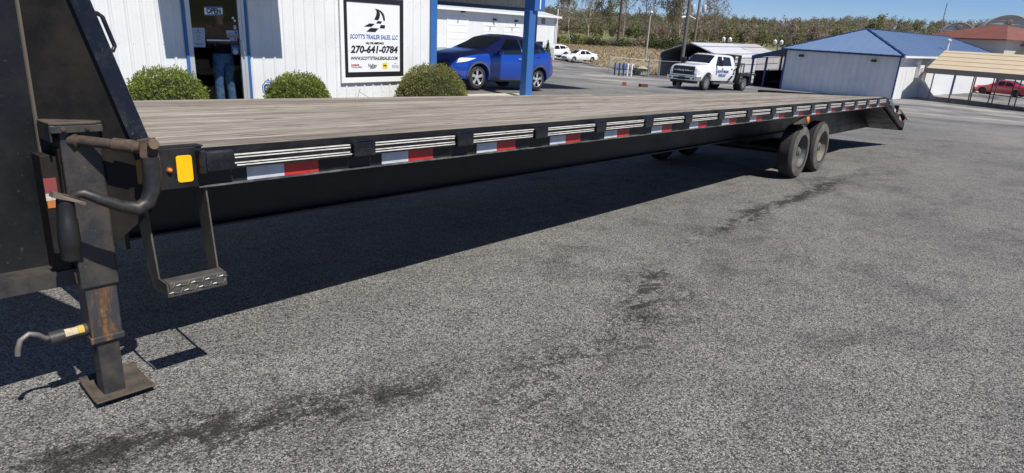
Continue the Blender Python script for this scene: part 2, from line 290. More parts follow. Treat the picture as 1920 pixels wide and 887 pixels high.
def tps_fit(c):
    n = len(c); d = np.linalg.norm(c[:, None, :2]-c[None, :, :2], axis=2); K = np.where(d > 0, d*d*np.log(d+1e-12), 0)
    A = np.zeros((n+3, n+3)); A[:n, :n] = K+np.eye(n)*2.0; A[:n, n] = 1; A[:n, n+1:] = c[:, :2]; A[n, :n] = 1; A[n+1:, :n] = c[:, :2].T
    return np.linalg.solve(A, np.r_[c[:, 2], 0, 0, 0])
TW = tps_fit(CP)
def sstep(a, b, t): t = np.clip((t-a)/(b-a), 0, 1); return t*t*(3-2*t)
CAMX, CAMY = -1.3755, -2.7976
def gnp(x, y):
    x = np.asarray(x, float); y = np.asarray(y, float); sh = x.shape; x = x.ravel(); y = y.ravel(); n = len(CP)
    out = np.zeros(len(x))
    for s in range(0, len(x), 4000):
        X, Y = x[s:s+4000], y[s:s+4000]; d2 = (X[:, None]-CP[:, 0])**2+(Y[:, None]-CP[:, 1])**2
        out[s:s+4000] = (.5*d2*np.log(d2+1e-12))@TW[:n]+TW[n]+TW[n+1]*X+TW[n+2]*Y
    r = np.hypot(x-CAMX, y-CAMY); th = np.arctan2(y-CAMY, x-CAMX)
    # the trailer stands on an even, tilted apron
    near = 1-sstep(0, 3.5, np.maximum(np.abs(x-5)-11, np.abs(y+1.5)-4.6)); out = out*(1-near)+plane0(x, y)*near
    view = sstep(-.25, 0, th)*(1-sstep(.9, 1.2, th))
    out = out*view+np.where(r > 30, -1.2, out)*(1-view)*sstep(20, 60, r)+out*(1-view)*(1-sstep(20, 60, r))
    far = -1.0-.7*sstep(130, 300, r)+sstep(300, 640, r)*(13+9*np.clip(.55-th, -.4, .5))+1.0*np.sin(th*9+1)*sstep(250, 600, r)+sstep(640, 1500, r)*6
    b = sstep(105, 150, r); return (out*(1-b)+far*b).reshape(sh)
def g(x, y): return float(gnp(np.array([x]), np.array([y]))[0])
def polar(name, rads_fn, nth, nr, mat, dz=0, sink=None, t0=-math.pi, t1=math.pi, closed=True):
    ths = np.linspace(t0, t1, nth, endpoint=not closed); V = []; 
    for i, t in enumerate(ths):
        r = rads_fn(t); x = CAMX+r*np.cos(t); y = CAMY+r*np.sin(t); z = gnp(x, y)+dz
        if sink is not None: z = z-sink(t, r)
        V.append(np.stack([x, y, z], 1))
    V = np.concatenate(V); F = []
    for i in range(nth if closed else nth-1):
        j = (i+1) % nth
        for k in range(nr-1): F.append((i*nr+k, i*nr+k+1, j*nr+k+1, j*nr+k))
    me = npmesh(name, V, F); o = obj(name, me, mat, smooth=80); return struct(o)
def rlot(t):                                          # outer limit of the paved yard by bearing
    d = math.degrees(t); return float(np.interp(d, [-180, -60, -25, -5, 3, 10, 16, 22, 25, 27.5, 30, 33.5, 37, 40, 60, 180], [50, 60, 80, 100, 105, 112, 112, 105, 76, 66, 67, 83, 90, 86, 70, 50]))
NR = 60
polar('parking_lot', lambda t: np.r_[.02, np.geomspace(.4, rlot(t), NR-1)], 360, NR, asph, dz=0)
def grads(t): return np.r_[.02, np.geomspace(2, 100, 40), np.geomspace(104, 420, 44), np.geomspace(450, 5000, 25)]
polar('meadow_ground', grads, 420, 110, meadow, sink=lambda t, r: .3*(1-sstep(rlot(t)-.8, rlot(t)+.6, r)))
# county road beyond the field
rd = MB(); pts = []
for t in np.linspace(R(8), R(47), 40):
    r0 = 150+22*math.sin(t*3); c, s = math.cos(t), math.sin(t); x0, y0, x1, y1 = CAMX+r0*c, CAMY+r0*s, CAMX+(r0+7)*c, CAMY+(r0+7)*s
    pts.append(((x0, y0, g(x0, y0)+.28), (x1, y1, g(x1, y1)+.28)))
rd.add([p for q in pts for p in q], [(2*i, 2*i+1, 2*i+3, 2*i+2) for i in range(len(pts)-1)])
struct(rd.build('country_road', P('pale_road', (.36,.35,.33), .9)))
# concrete apron beside the office corner
ap = MB(); ap.grid(lambda u, v: (8.2+u*4.6, 6.9+v*2.9-u*.4, g(8.2+u*4.6, 6.9+v*2.9-u*.4)+.03), 10, 6)
struct(ap.build('concrete_apron', P('pale_concrete', (.46,.43,.36), .9, var=.1, scale=2)))

# ================================================================== trailer
TM = Matrix(((.99961, -.0011, .02777, 0), (0, .99921, .03971, 0), (-.02779, -.0397, .99883, 0), (0, 0, 0, 1)))
tr = thing('flatbed_trailer', 'long black gooseneck flatbed trailer with weathered grey plank deck across the lot', 'trailer', mw=TM)
def tw(x, y): return (y/2.42)*(.022-.0062*(x+.4))*(1 if x > -.4 else 1)       # slight twist of the old frame
XE = 12.45
def plankbox(x0, x1, y0, y1, name='deck_plank'):
    m = MB(); ns = 10; vs = []; e = .004
    for i in range(ns+1):
        x = x0+(x1-x0)*i/ns
        for yy, zz in ((y0, 1.042), (y1, 1.042), (y1, 1.081), (y1-e, 1.085), (y0+e, 1.085), (y0, 1.081)): vs.append((x, yy, zz+tw(x, yy)+random.uniform(-.0012, .0012)))
    fs = [(i*6+k, i*6+(k+1) % 6, (i+1)*6+(k+1) % 6, (i+1)*6+k) for i in range(ns) for k in range(6)]+[tuple(range(6)), tuple(ns*6+k for k in range(5, -1, -1))]
    m.add(vs, fs); return m.build(name, plank, tr)
NP = 13; PW = 2.40/NP
for k in range(NP):
    y0 = .008+k*PW; j = [4.9, 7.3, 6.1, 8.5, 3.7][k % 5]; gap = random.uniform(.007, .014)
    plankbox(-.40, j-.002, y0+gap, y0+PW-.001); plankbox(j+.003, XE, y0+gap, y0+PW-.001)
# side channel, near and far
def channel(y, s):
    m = MB(); n = 12
    prof = [(0, .915), (0, 1.083), (.055*s, 1.083), (.055*s, 1.040), (.012*s, 1.040), (.012*s, .927), (.055*s, .927), (.055*s, .915)]
    vs = []
    for i in range(n+1):
        x = -.23+(12.62+.23)*i/n
        for a, b in prof: vs.append((x, y+a, b+tw(x, y)))
    k = len(prof); fs = [(i*k+q, i*k+(q+1) % k, (i+1)*k+(q+1) % k, (i+1)*k+q) for i in range(n) for q in range(k)]+[tuple(range(k)), tuple(n*k+q for q in range(k-1, -1, -1))]
    m.add(vs, fs); return m.build('side_rail', black, tr)
SY = 0.0
m = MB(); n = 12
for (ya, yb) in ((-.0, .007), (2.411, 2.423)):
    mm = MB(); vs = []; nn = 14
    for i in range(nn+1):
        x = -.235+(12.62+.235)*i/nn
        for a, b in ((ya, .918), (yb, .918), (yb, 1.082), (ya, 1.082)): vs.append((x, a, b+tw(x, a)))
    mm.add(vs, [(i*4+q, i*4+(q+1) % 4, (i+1)*4+(q+1) % 4, (i+1)*4+q) for i in range(nn) for q in range(4)]+[(0,1,2,3),(nn*4+3,nn*4+2,nn*4+1,nn*4)])
    mm.build('side_rail', black, tr)
MB().box(-.235, 12.6, -.012, .06, .909, .917).build('side_rail_flange', P('worn_flange', (.05,.05,.052), .5, dirt=(.22,.21,.20), dirtamt=.4, dirtscale=8), tr)
# front corner plate
m = MB(); m.box(-.43, -.232, -.006, .0, .915, 1.09).box(-.43, -.424, 0, .3, .915, 1.09); m.build('corner_plate', black, tr, bevel=.003)
m = MB(); m.box(-.43, -.2, .0, .07, 1.088, 1.094); m.build('corner_cap', dirtyblack, tr)
def rrect(x0, x1, z0, z1, r, y0, y1, k=5):
    P_ = []
    for cx, cz, a in ((x1-r, z1-r, 0), (x0+r, z1-r, 90), (x0+r, z0+r, 180), (x1-r, z0+r, 270)):
        for i in range(k+1): t = R(a+90*i/k); P_.append((cx+r*math.cos(t), y0, cz+r*math.sin(t)))
    return MB().prism(P_, (0, y1-y0, 0))
rrect(-.322, -.256, .941, 1.057, .012, -.011, -.0062).build('yellow_reflector', yellow, tr, bevel=.0015)
l0 = MB().lathe((-.352, -.006, .999), (0, -1, 0), [(.015, 0), (.015, .004), (.012, .007)], 16).build('marker_light', rust, tr, smooth=40)
MB().lathe((-.352, -.012, .999), (0, -1, 0), [(.0105, 0), (.0095, .008), (.005, .012), (0, .013)], 16).build('amber_lens', amber, l0, smooth=60)
# front block
m = MB(); m.box(-.238, -.215, -.058, -.007, .975, 1.078).box(-.2148, -.088, -.058, -.0072, .982, 1.070); m.build('front_block', blackg, tr, bevel=.005)
# stake pockets, winch track lips, tape
PX = [.613+.7455*k for k in range(16)]
pm = MB().box(-.068, .068, -.062, -.0005, .984, 1.058).box(-.06, .06, -.052, -.006, 1.058, 1.066).mesh('stake_pocket'); pm.materials.append(blackg)
for x in PX: o = obj('stake_pocket', pm, None, tr, bevel=.006); o.location = (x, 0, tw(x, 0))
edges = [-.085]+[v for x in PX for v in (x-.070, x+.070)]+[12.45]
lipmesh = {}
for a, b in zip(edges[0::2], edges[1::2]):
    L = round(b-a, 3)
    if L not in lipmesh:
        q = MB().box(.004, L-.004, -.042, -.006, .986, 1.0475).mesh('track_body'); q.materials.append(black)
        ms = []
        for z in (1.0470, 1.0345, 1.0110, .9985):
            e = MB().box(.004, L-.008, -.0455, -.036, z-.0026, z+.0026).mesh('track_lip'); e.materials.append(lipm); ms.append(e)
        lipmesh[L] = (q, ms)
    q, ms = lipmesh[L]; o = obj('winch_track', q, None, tr); o.location = (a, 0, 0)
    for e in ms: k = obj('track_lip', e, None, o); k.location = (random.uniform(-.006, .006), 0, random.uniform(-.0007, .0007))
wm = MB().box(0, .188, -.0025, -.0006, .9185, .9795).mesh('white_tape'); wm.materials.append(tapew)
rm = MB().box(.1885, .377, -.0025, -.0006, .9185, .9795).mesh('red_tape'); rm.materials.append(taper)
for k in range(17):
    x = -.011+.7625*k+(.012 if k else 0)-(.018 if k > 5 else 0)*0
    x = -.011+.7505*k+random.uniform(-.01, .01)*(k > 2)+.025*(k in (1, 2, 3))
    for q, nme in ((wm, 'white_tape'), (rm, 'red_tape')):
        o = obj(nme, q, None, tr); o.location = (x, 0, 0)
# main beams, cross members
for y in (.65, 1.74):
    m = MB(); m.box(-.42, 10.55, y-.004, y+.006, .572, .905).box(-.42, 10.55, y-.075, y+.075, .560, .572).box(-.42, 10.55, y-.075, y+.075, .905, .915)
    m.prism([(10.55, y-.004, .915), (10.55, y-.004, .56), (11.0, y-.004, .50), (14.7, y-.004, .35), (14.7, y-.004, .45), (12.6, y-.004, .95)], (0, .01, 0))
    m.build('main_beam', black, tr)
for k in range(31):
    x = -.1+.41*k; MB().box(x, x+.05, .02, 2.39, .955, 1.035).build('cross_member', black, tr)
m = MB(); m.box(-.42, -.36, .02, 2.40, .92, 1.035); m.build('front_bulkhead', black, tr)
# lower neck plate behind the jack, closes under the gusset
MB().box(-.44, -.42, .36, 2.1, .58, .914).build('front_web', black, tr)
# --- gooseneck
MB().box(-2.6, -.735, .262, .27, .60, 2.5).build('neck_sheet', sheetm, tr)
MB().box(-2.6, -.70, .15, .262, .585, .60).box(-2.6, -.70, .142, .15, .535, .60).build('neck_flange', P('neck_flange', (.018,.02,.024), .45, dirt=(.07,.055,.04), dirtamt=.45, dirtscale=6), tr)
A0 = Vector((-.432, .0, 0)); B0 = Vector((-.735, .262, 0)); D0 = (B0-A0)
def onpl(t, z): p = A0+D0*t; return (p.x, p.y, z)
N0 = Vector((D0.y, -D0.x, 0)).normalized()*.006
MB().prism([onpl(0, .835), onpl(0, 1.09), onpl(.42, 1.66), onpl(.95, 2.40), onpl(1, 2.45), onpl(1, .66), onpl(.5, .655)], N0).build('neck_gusset', dirtyblack, tr)
MB().tube([onpl(.99, z)[:2]+(z,) for z in (.62, 1.2, 2.4)], .008, 6).build('weld_bead', P('weld', (.10,.085,.065), .8), tr)
# slanted edge bar with broad side out
e0 = Vector(onpl(0, 1.085)); e1 = Vector(onpl(.97, 2.40)); ed = (e1-e0).normalized()
sidev = Vector((.62, -.3, 0)); sidev = (sidev-ed*sidev.dot(ed)).normalized(); nrm = ed.cross(sidev).normalized()
def onbar(t, s, n_=0): p = e0+ed*t+sidev*s+nrm*n_; return p
m = MB(); m.prism([onbar(0, -.035, -.012), onbar(0, .03, -.012), onbar(1.55, .03, -.012), onbar(1.55, -.035, -.012)], nrm*.012); sb = m.build('edge_bar', blackg, tr, bevel=.002)
hb = [onbar(.40, .01, .0), onbar(.405, .03, .025), onbar(.42, .042, .03), onbar(.535, .042, .03), onbar(.55, .03, .025), onbar(.555, .01, 0)]
MB().tube(hb, .0085, 8).build('grab_handle', blackg, tr, smooth=60)
# --- drop-leg jack
jk = MB(); jk.box(-.702, -.560, .10, .238, .515, 1.19); jack = jk.build('jack_tube', jackm, tr, bevel=.008)
MB().box(-.688, -.570, .112, .226, .27, .515).box(-.694, -.564, .106, .232, .262, .29).build('drop_leg_sleeve', streak, jack, bevel=.004)
il = MB().box(-.670, -.584, .122, .212, .004, .262).build('inner_leg', jackm, jack, bevel=.006)
for z in (.12, .22): MB().lathe((-.6705, .167, z), (-1, 0, 0), [(.012, 0), (.012, .0015)], 12).build('pin_hole', inkblack, jack)
def foot(u, v):
    x = -.722+u*.235; y = .015+v*.30; e = max(abs(u-.5), abs(v-.5))*2; return (x+.03*(v-.5)*.5, y, .004+.028*max(0, e-.72)/.28*(1 if (abs(v-.5) > .36) else .6))
fm = MB().grid(foot, 14, 14); fo = fm.build('foot_plate', P('foot_steel', (.05,.043,.036), .7, bmp=.3, bscale=60, dirt=(.11,.085,.06), dirtamt=.5, dirtscale=10), jack, smooth=60)
sm = fo.modifiers.new('thick', 'SOLIDIFY'); sm.thickness = .007; sm.offset = 1
# cap with bolts
m = MB(); m.prism([(-.735, .085, 1.195), (-.735, .245, 1.195), (-.552, .245, 1.195), (-.552, .09, 1.195), (-.575, .075, 1.195), (-.715, .075, 1.195)], (0, 0, .012)); cap = m.build('jack_cap', P('cap_steel', (.06,.05,.042), .65, bmp=.1, dirt=(.12,.085,.06), dirtamt=.5, dirtscale=8), jack, bevel=.004)
MB().box(-.733, -.554, .078, .086, 1.165, 1.195).box(-.735, -.728, .086, .24, 1.13, 1.195).build('cap_skirt', jackm, jack, bevel=.003)
for x in (-.69, -.61): MB().lathe((x, .078, 1.181), (0, -1, 0), [(.009, 0), (.009, .005), (.004, .006)], 6).build('bolt', rust, jack)
# side mount channel with warning labels
m = MB(); m.box(-.765, -.71, .15, .262, .60, 1.075); m.box(-.7095, -.7035, .115, .262, .62, 1.10); br_ = m.build('mount_bracket', dirtyblack, jack, bevel=.004)
MB().box(-.764, -.722, .1475, .1496, .925, .985).build('warning_label', redsafe, jack); MB().box(-.764, -.722, .1475, .1496, .895, .924).build('label_text', palepap, jack); MB().box(-.762, -.735, .1475, .1496, .865, .894).build('warning_symbol', P('orange_label', (.5,.16,.04), .6), jack)
tube1 = MB(); tube1.lathe((-.655, .11, 1.135), (.7, -.72, -.09), [(.0, -.01), (.03, -.008), (.032, .02), (.021, .025), (.021, .15), (.027, .155), (.027, .235), (.022, .24), (.018, .265)], 16); cs = tube1.build('crank_shaft', rust, jack, smooth=35)
hx = Vector((-.655, .11, 1.135))+Vector((.7, -.72, -.09)).normalized()*.275
m = MB(); m.prism([hx+Vector((-.025, -.02, .035)), hx+Vector((.03, -.035, .045)), hx+Vector((.04, -.035, -.05)), hx+Vector((.0, -.02, -.065)), hx+Vector((-.03, -.02, -.03))], (.004, .012, 0)); m.prism([hx+Vector((-.02, .025, .03)), hx+Vector((.03, .015, .04)), hx+Vector((.04, .015, -.05)), hx+Vector((-.005, .025, -.06))], (.004, .012, 0)); m.build('crank_yoke', rust, jack, bevel=.004)
MB().lathe(hx+Vector((.014, -.06, .02)), (.15, 1, 0), [(.018, 0), (.02, .003), (.02, .02), (.013, .022), (.013, .1)], 14).build('yoke_pin', P('worn_pin', (.22,.15,.10), .55, metal=.4, bmp=.2), jack, smooth=35)
hp = [hx+Vector((.012, -.01, -.035)), hx+Vector((.012, -.012, -.10)), hx+Vector((.002, -.015, -.17)), hx+Vector((-.02, -.02, -.215)), hx+Vector((-.06, -.022, -.235)), hx+Vector((-.12, -.02, -.215)), hx+Vector((-.185, -.016, -.18)), hx+Vector((-.235, -.01, -.150)), hx+Vector((-.262, -.004, -.155)), hx+Vector((-.272, 0, -.18))]
MB().tube(hp, [.034, .034, .033, .031, .028, .024, .021, .019, .018, .012], 14).build('crank_handle', P('handle_black', (.016,.016,.017), .4, bmp=.1, dirt=(.06,.05,.04), dirtamt=.3, dirtscale=9), jack, smooth=60)
gp = hx+Vector((-.292, .01, -.165))
MB().lathe(gp, (-.03, .0, -1), [(.0, -.01), (.026, -.008), (.030, .03), (.031, .08), (.034, .085), (.034, .098), (.035, .1), (.037, .17), (.036, .19), (.034, .195), (.033, .235), (.012, .248), (0, .25)], 18).build('crank_grip', P('grip', (.012,.012,.012), .45), jack, smooth=40)
MB().prism([gp+Vector((-.045, -.03, .012)), gp+Vector((-.038, -.03, .03)), gp+Vector((.035, -.035, .0)), gp+Vector((.06, -.03, -.02)), gp+Vector((.055, -.03, -.032)), gp+Vector((.02, -.035, -.012))], (0, .045, 0)).build('retaining_clip', P('clip_steel', (.14,.11,.085), .6), jack)
# release plunger with bent rod
pa = Vector((-.690, .172, .315)); pdv = Vector((-1, -.02, -.02)).normalized()
pl = MB().lathe(pa, pdv, [(.027, -.01), (.027, .135), (.022, .136)], 14).build('plunger_housing', jackm, jack, smooth=40)
def curved_label(h0, h1, a0, a1, r): return MB().grid(lambda u, v: pa+pdv*(h0+(h1-h0)*u)+Vector((0, -r*math.cos(a0+(a1-a0)*v), r*math.sin(a0+(a1-a0)*v))), 3, 8)
curved_label(.034, .082, .05, 1.35, .0278).build('plunger_label', P('worn_label', (.45,.38,.24), .7, var=.3, scale=90), jack, smooth=60); curved_label(.012, .033, .05, 1.35, .0278).build('plunger_caution_label', P('worn_yellow', (.55,.36,.05), .7, var=.3, scale=90), jack, smooth=60)
hk = [pa+pdv*.10, pa+pdv*.15+Vector((0, -.01, .012)), pa+pdv*.175+Vector((0, -.02, .04)), pa+pdv*.205+Vector((0, -.025, .055)), pa+pdv*.235+Vector((0, -.03, .04)), pa+pdv*.25+Vector((0, -.03, .0)), pa+pdv*.252+Vector((0, -.03, -.022))]
MB().tube(hk, .0105, 10).build('pull_hook', P('hook_steel', (.26,.25,.23), .45, metal=.6, dirt=(.16,.13,.10), dirtamt=.4, dirtscale=30), jack, smooth=60)
rrect(-.03, .012, 1.0-.05, 1.0+.05, .008, 0, .002).build('amber_reflector', amberd, tr, xf=Matrix.Translation((-.448, -.004, 0))@Matrix.Rotation(R(-40), 4, 'Z'))
# --- step
st_ = P('step_steel', (.045,.04,.033), .6, bmp=.15, bscale=100, dirt=(.12,.10,.075), dirtamt=.55, dirtscale=7)
stp = MB(); stp.prism([(-.453, .012, .915), (-.453, .062, .915), (-.453, .02, .545), (-.453, -.105, .48), (-.453, -.05, .545)], (.006, 0, 0)); 
step = MB().prism([(-.46, .125, .88), (-.46, .005, .91), (-.455, -.045, .545), (-.452, -.12, .538), (-.450, -.12, .480), (-.452, .02, .480), (-.455, .06, .56)], (.007, 0, 0)).build('step_side', st_, tr)
MB().prism([(-.205, .12, .90), (-.205, .005, .914), (-.205, -.045, .545), (-.205, -.12, .538), (-.205, -.12, .480), (-.205, .02, .480), (-.205, .055, .56)], (.007, 0, 0)).build('step_side', st_, tr)
MB().box(-.4425, -.198, -.124, -.116, .478, .541).box(-.4425, -.198, -.1158, -.045, .534, .541).build('step_tread', P('tread_steel', (.07,.072,.075), .42, metal=.35, dirt=(.13,.11,.085), dirtamt=.4, dirtscale=12), tr, bevel=.004)
lug = MB().tube([(-.018, 0, -.009), (-.006, -.0015, .001), (.006, -.0015, .003), (.018, 0, .009)], [.002, .0045, .0045, .002], 6).mesh('tread_lug'); lug.materials.append(P('lug_steel', (.14,.13,.12), .4, metal=.5))
for i in range(8):
    for j in range(2):
        o = obj('tread_lug', lug, None, tr); o.location = (-.427+.0305*i, -.1245, .496+.028*j); o.rotation_euler = (0, R(-42 if (i+j) % 2 else 32), 0)
# --- wheels
def trailer_wheel(x, rimmat):
    for y, out in ((.05, True), (2.145, True)):
        yo = y if y < 1 else y+.22; s = 1 if y < 1 else -1
        prof = [(.22, .0), (.232, -.008), (.30, -.004), (.345, .004), (.372, .02), (.384, .04)]
        for r_ in range(5):
            a = .045+.026*r_; prof += [(.3875, a), (.3875, a+.020), (.378, a+.021), (.378, a+.025)]
        prof += [(.384, .180), (.372, .2), (.345, .212), (.30, .218), (.232, .214), (.22, .21)]
        t = MB().lathe((x, yo, .3875), (0, s, 0), prof, 40, False).build('tyre', rubber, tr, smooth=30)
        MB().lathe((x, yo-.0008*s, .3875), (0, s, 0), [(.352, .0065), (.330, -.0005), (.30, -.0062), (.245, -.0095)], 40, False).build('sidewall_dust', rubberd, t, smooth=60)
        if (y < .3 or y > 2):
            rp = [(.232, -.006), (.222, .0), (.215, .03), (.20, .055), (.195, .11), (.165, .128), (.11, .13), (.075, .118), (.07, .07), (.062, .062), (.062, .035), (.05, .028), (.0, .026)]
            r_ = MB().lathe((x, yo, .3875), (0, s, 0), rp, 40, False).build('rim', rimmat, t, smooth=35)
            for k in range(8):
                a = 2*math.pi*k/8+.2; c = Vector((x+.14*math.cos(a), yo+.126*s, .3875+.14*math.sin(a))); MB().lathe(c, (0, -s, 0), [(.025, 0), (.025, .002)], 12).build('hand_hole', inkblack, t)
                a += .39; c = Vector((x+.095*math.cos(a), yo+.126*s, .3875+.095*math.sin(a))); MB().lathe(c, (0, -s, 0), [(.011, 0), (.011, .03), (.007, .034)], 6).build('lug_nut', steel, t)
            MB().lathe((x, yo+.026*s, .3875), (0, -s, 0), [(.036, 0), (.036, .012), (.02, .016)], 14).build('hub_cap', steel, t, smooth=35)
trailer_wheel(8.22, greyrim); trailer_wheel(9.17, tanrim)
for x in (8.22, 9.17): MB().tube([(x, .3, .3875), (x, 2.1, .3875)], .06, 12).build('axle', black, tr, smooth=40)
MB().box(7.6, 9.8, .6, .7, .5, .558).box(7.6, 9.8, 1.7, 1.8, .5, .558).build('spring_hanger', black, tr)
mk = MB().prism([(7.72, .03, .80), (8.02, .0, .915), (8.02, .0, .80)], (0, .03, 0)).box(8.0, 8.16, -.006, .05, .795, .905).build('light_bracket', st_, tr)
MB().lathe((8.085, -.0075, .85), (0, -1, 0), [(.05, 0), (.05, .008), (.04, .018), (0, .022)], 20).build('amber_lens', amber, mk, smooth=60)
# --- dovetail and folded ramp hardware
MB().prism([(12.60, 0, 1.083), (12.60, 0, .955), (14.72, 0, .37), (14.80, 0, .50)], (0, .06, 0)).build('dovetail_rail', black, tr)
MB().prism([(12.60, 2.36, 1.0), (12.60, 2.36, .90), (14.72, 2.36, .30), (14.80, 2.36, .43)], (0, .06, 0)).build('dovetail_rail', black, tr)
for k in range(3): 
    a = Vector((12.9+.62*k, -.003, .975-.178*k)); MB().prism([a, a+Vector((.15, 0, -.042)), a+Vector((.15, 0, .02)), a+Vector((0, 0, .062))], (0, .002, 0)).build('white_tape', tapew, tr); b = a+Vector((.152, 0, -.0426)); MB().prism([b, b+Vector((.15, 0, -.042)), b+Vector((.15, 0, .02)), b+Vector((0, 0, .062))], (0, .002, 0)).build('red_tape', taper, tr)
for k in range(9):
    x = 12.65+.235*k; z = 1.02-.268*(x-12.6); MB().bar((x, .06, z), (x, 2.36, z-.02), .10, .045, (.25, 0, 1)).build('dovetail_slat', black, tr)
MB().prism([(12.62, .062, .90), (14.68, .062, .345), (14.68, .062, .365), (12.62, .062, .92)], (0, 2.29, 0)).build('added_dark_plate', black, tr)  # solid plate added beneath the slats so the dovetail reads dark
MB().box(12.46, 12.60, .01, 2.40, 1.0, 1.075).build('rear_header', black, tr)
MB().box(10.9, 14.5, .64, .66, .36, .5).box(14.68, 14.78, .0, 2.42, .34, .47).build('rear_bumper', black, tr)
def ramp_(y):
    m = MB(); c = Vector((13.55, y, .80)); 
    for dy in (0, .55): m.bar((12.95, y+dy, .99-.02*(y > 1)), (14.75, y+dy, .56), .05, .09)
    for k in range(7): m.bar((13.05+.26*k, y, .96-.066*k), (13.05+.26*k, y+.55, .96-.066*k), .04, .05)
    m.build('folding_ramp', blackg, tr)
ramp_(.1); ramp_(1.72)
for z0, x0 in ((1.02, 12.95), (.86, 13.7), (.66, 14.5)):
    MB().box(x0, x0+.10, -.03, .08, z0-.1, z0+.04).build('ramp_hinge', steel if x0 < 13.5 else dirtyblack, tr, bevel=.008)
MB().tube([(12.9, .0, 1.0), (13.05, -.035, .97), (13.2, -.03, .86), (13.3, -.02, .9)], .018, 8).build('ramp_latch', chrome, tr, smooth=60)
MB().tube([(14.0, -.02, .80), (14.3, -.05, .70), (14.75, -.04, .58)], .02, 8).build('ramp_spring', P('rusted_spring', (.3,.24,.18), .6), tr, smooth=60)

# ================================================================== lettering
def text(s, size, mat, parent, xf, name='lettering', bold=0, shear=0, sx=1, align='CENTER', ext=.002, width=None):
    c = bpy.data.curves.new(name, 'FONT'); c.body = s; c.size = size; c.extrude = ext; c.align_x = align; c.align_y = 'CENTER'; c.offset = bold; c.shear = shear; c.resolution_u = 2
    o = bpy.data.objects.new(name, c); COL.objects.link(o); bpy.context.view_layer.update()
    me = bpy.data.meshes.new_from_object(o.evaluated_get(bpy.context.evaluated_depsgraph_get())); bpy.data.objects.remove(o)
    if width:
        xs = [v.co.x for v in me.vertices]; sx = width/(max(xs)-min(xs))
    for v in me.vertices: v.co.x *= sx
    me.materials.clear(); return obj(name, me, mat, parent, xf=xf)
def wallxf(x, y, z): return Matrix.Translation((x, y, z))@Matrix.Rotation(R(90), 4, 'X')      # text reading along +X, facing -Y
def poly_on_wall(pts, y, t=.002):
    return MB().prism([(x, y, z) for x, z in pts], (0, -t, 0))

# ================================================================== sales office (left building)
WY = 9.0
of = thing('sales_office', 'white ribbed metal sales office with blue trim behind the trailer', 'building', (0, 0, 0))
def ribpanel(x0, x1, z0, z1):
    prof = []; x = x0
    xs = [x0]; k = 0
    pts = [(x0, 0)]
    c = x0+.0572
    while c < x1-.03:
        pts += [(c-.030, 0), (c-.012, -.019), (c+.012, -.019), (c+.030, 0)]
        for q in (.075, .153):
            if c+q+.012 < x1: pts += [(c+q-.010, 0), (c+q-.004, -.004), (c+q+.004, -.004), (c+q+.010, 0)]
        c += .2286
    pts.append((x1, 0)); pts = sorted(set(pts)); m = MB(); n = len(pts)
    vs = [(x, WY+y, z) for z in (z0, z1) for x, y in pts]+[(x0, WY+.03, z0), (x1, WY+.03, z0), (x0, WY+.03, z1), (x1, WY+.03, z1)]
    fs = [(i, i+1, n+i+1, n+i) for i in range(n-1)]; m.add(vs, fs); o = m.build('wall_panel', whitem, of)
    s_ = MB(); c = x0+.0572
    while c < x1-.03:
        for z in (.10, 1.06, 1.95):
            if z0 < z < z1: s_.lathe((c+.05, WY-.001, z), (0, -1, 0), [(.006, 0), (.006, .004), (.002, .006)], 6)
        c += .2286
    if s_.v: k = s_.build('panel_screws', galvpost, o); k['kind'] = 'stuff'
xs = 3.5
while xs > -9: ribpanel(xs-.9144, xs, -.6, 3.3); xs -= .9144
xs = 4.63
while xs < 9.0: ribpanel(xs, min(xs+.9144, 9.06), -.6, 3.3); xs += .9144
ribpanel(3.5, 4.63, 2.16, 3.3)
MB().box(9.06, 9.255, WY-.05, WY+.15, -.6, 3.3).build('corner_post', bluem, of, bevel=.004)
MB().box(9.0, 9.2, WY+.15, 16.6, -.7, 3.3).build('end_wall', whitem, of)
MB().box(-9, 9.0, 16.4, 16.6, -.7, 3.3).build('back_wall', whitem, of); MB().box(-9.2, -9, WY, 16.6, -.7, 3.3).build('end_wall', whitem, of)
m = MB(); m.prism([(-9.5, WY-.45, 3.3), (-9.5, 12.8, 4.2), (-9.5, 17, 3.3)], (19, 0, 0)); m.build('roof', galv, of)
# interior behind the door
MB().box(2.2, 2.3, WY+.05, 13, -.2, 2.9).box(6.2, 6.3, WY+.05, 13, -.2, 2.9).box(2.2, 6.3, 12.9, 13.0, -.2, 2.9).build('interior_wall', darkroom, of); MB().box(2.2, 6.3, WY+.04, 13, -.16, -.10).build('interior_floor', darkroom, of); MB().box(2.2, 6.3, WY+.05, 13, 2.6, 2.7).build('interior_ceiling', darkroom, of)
MB().box(4.9, 6.0, 10.5, 11.2, -.1, .95).build('counter', P('counter', (.09,.07,.05), .7), of)
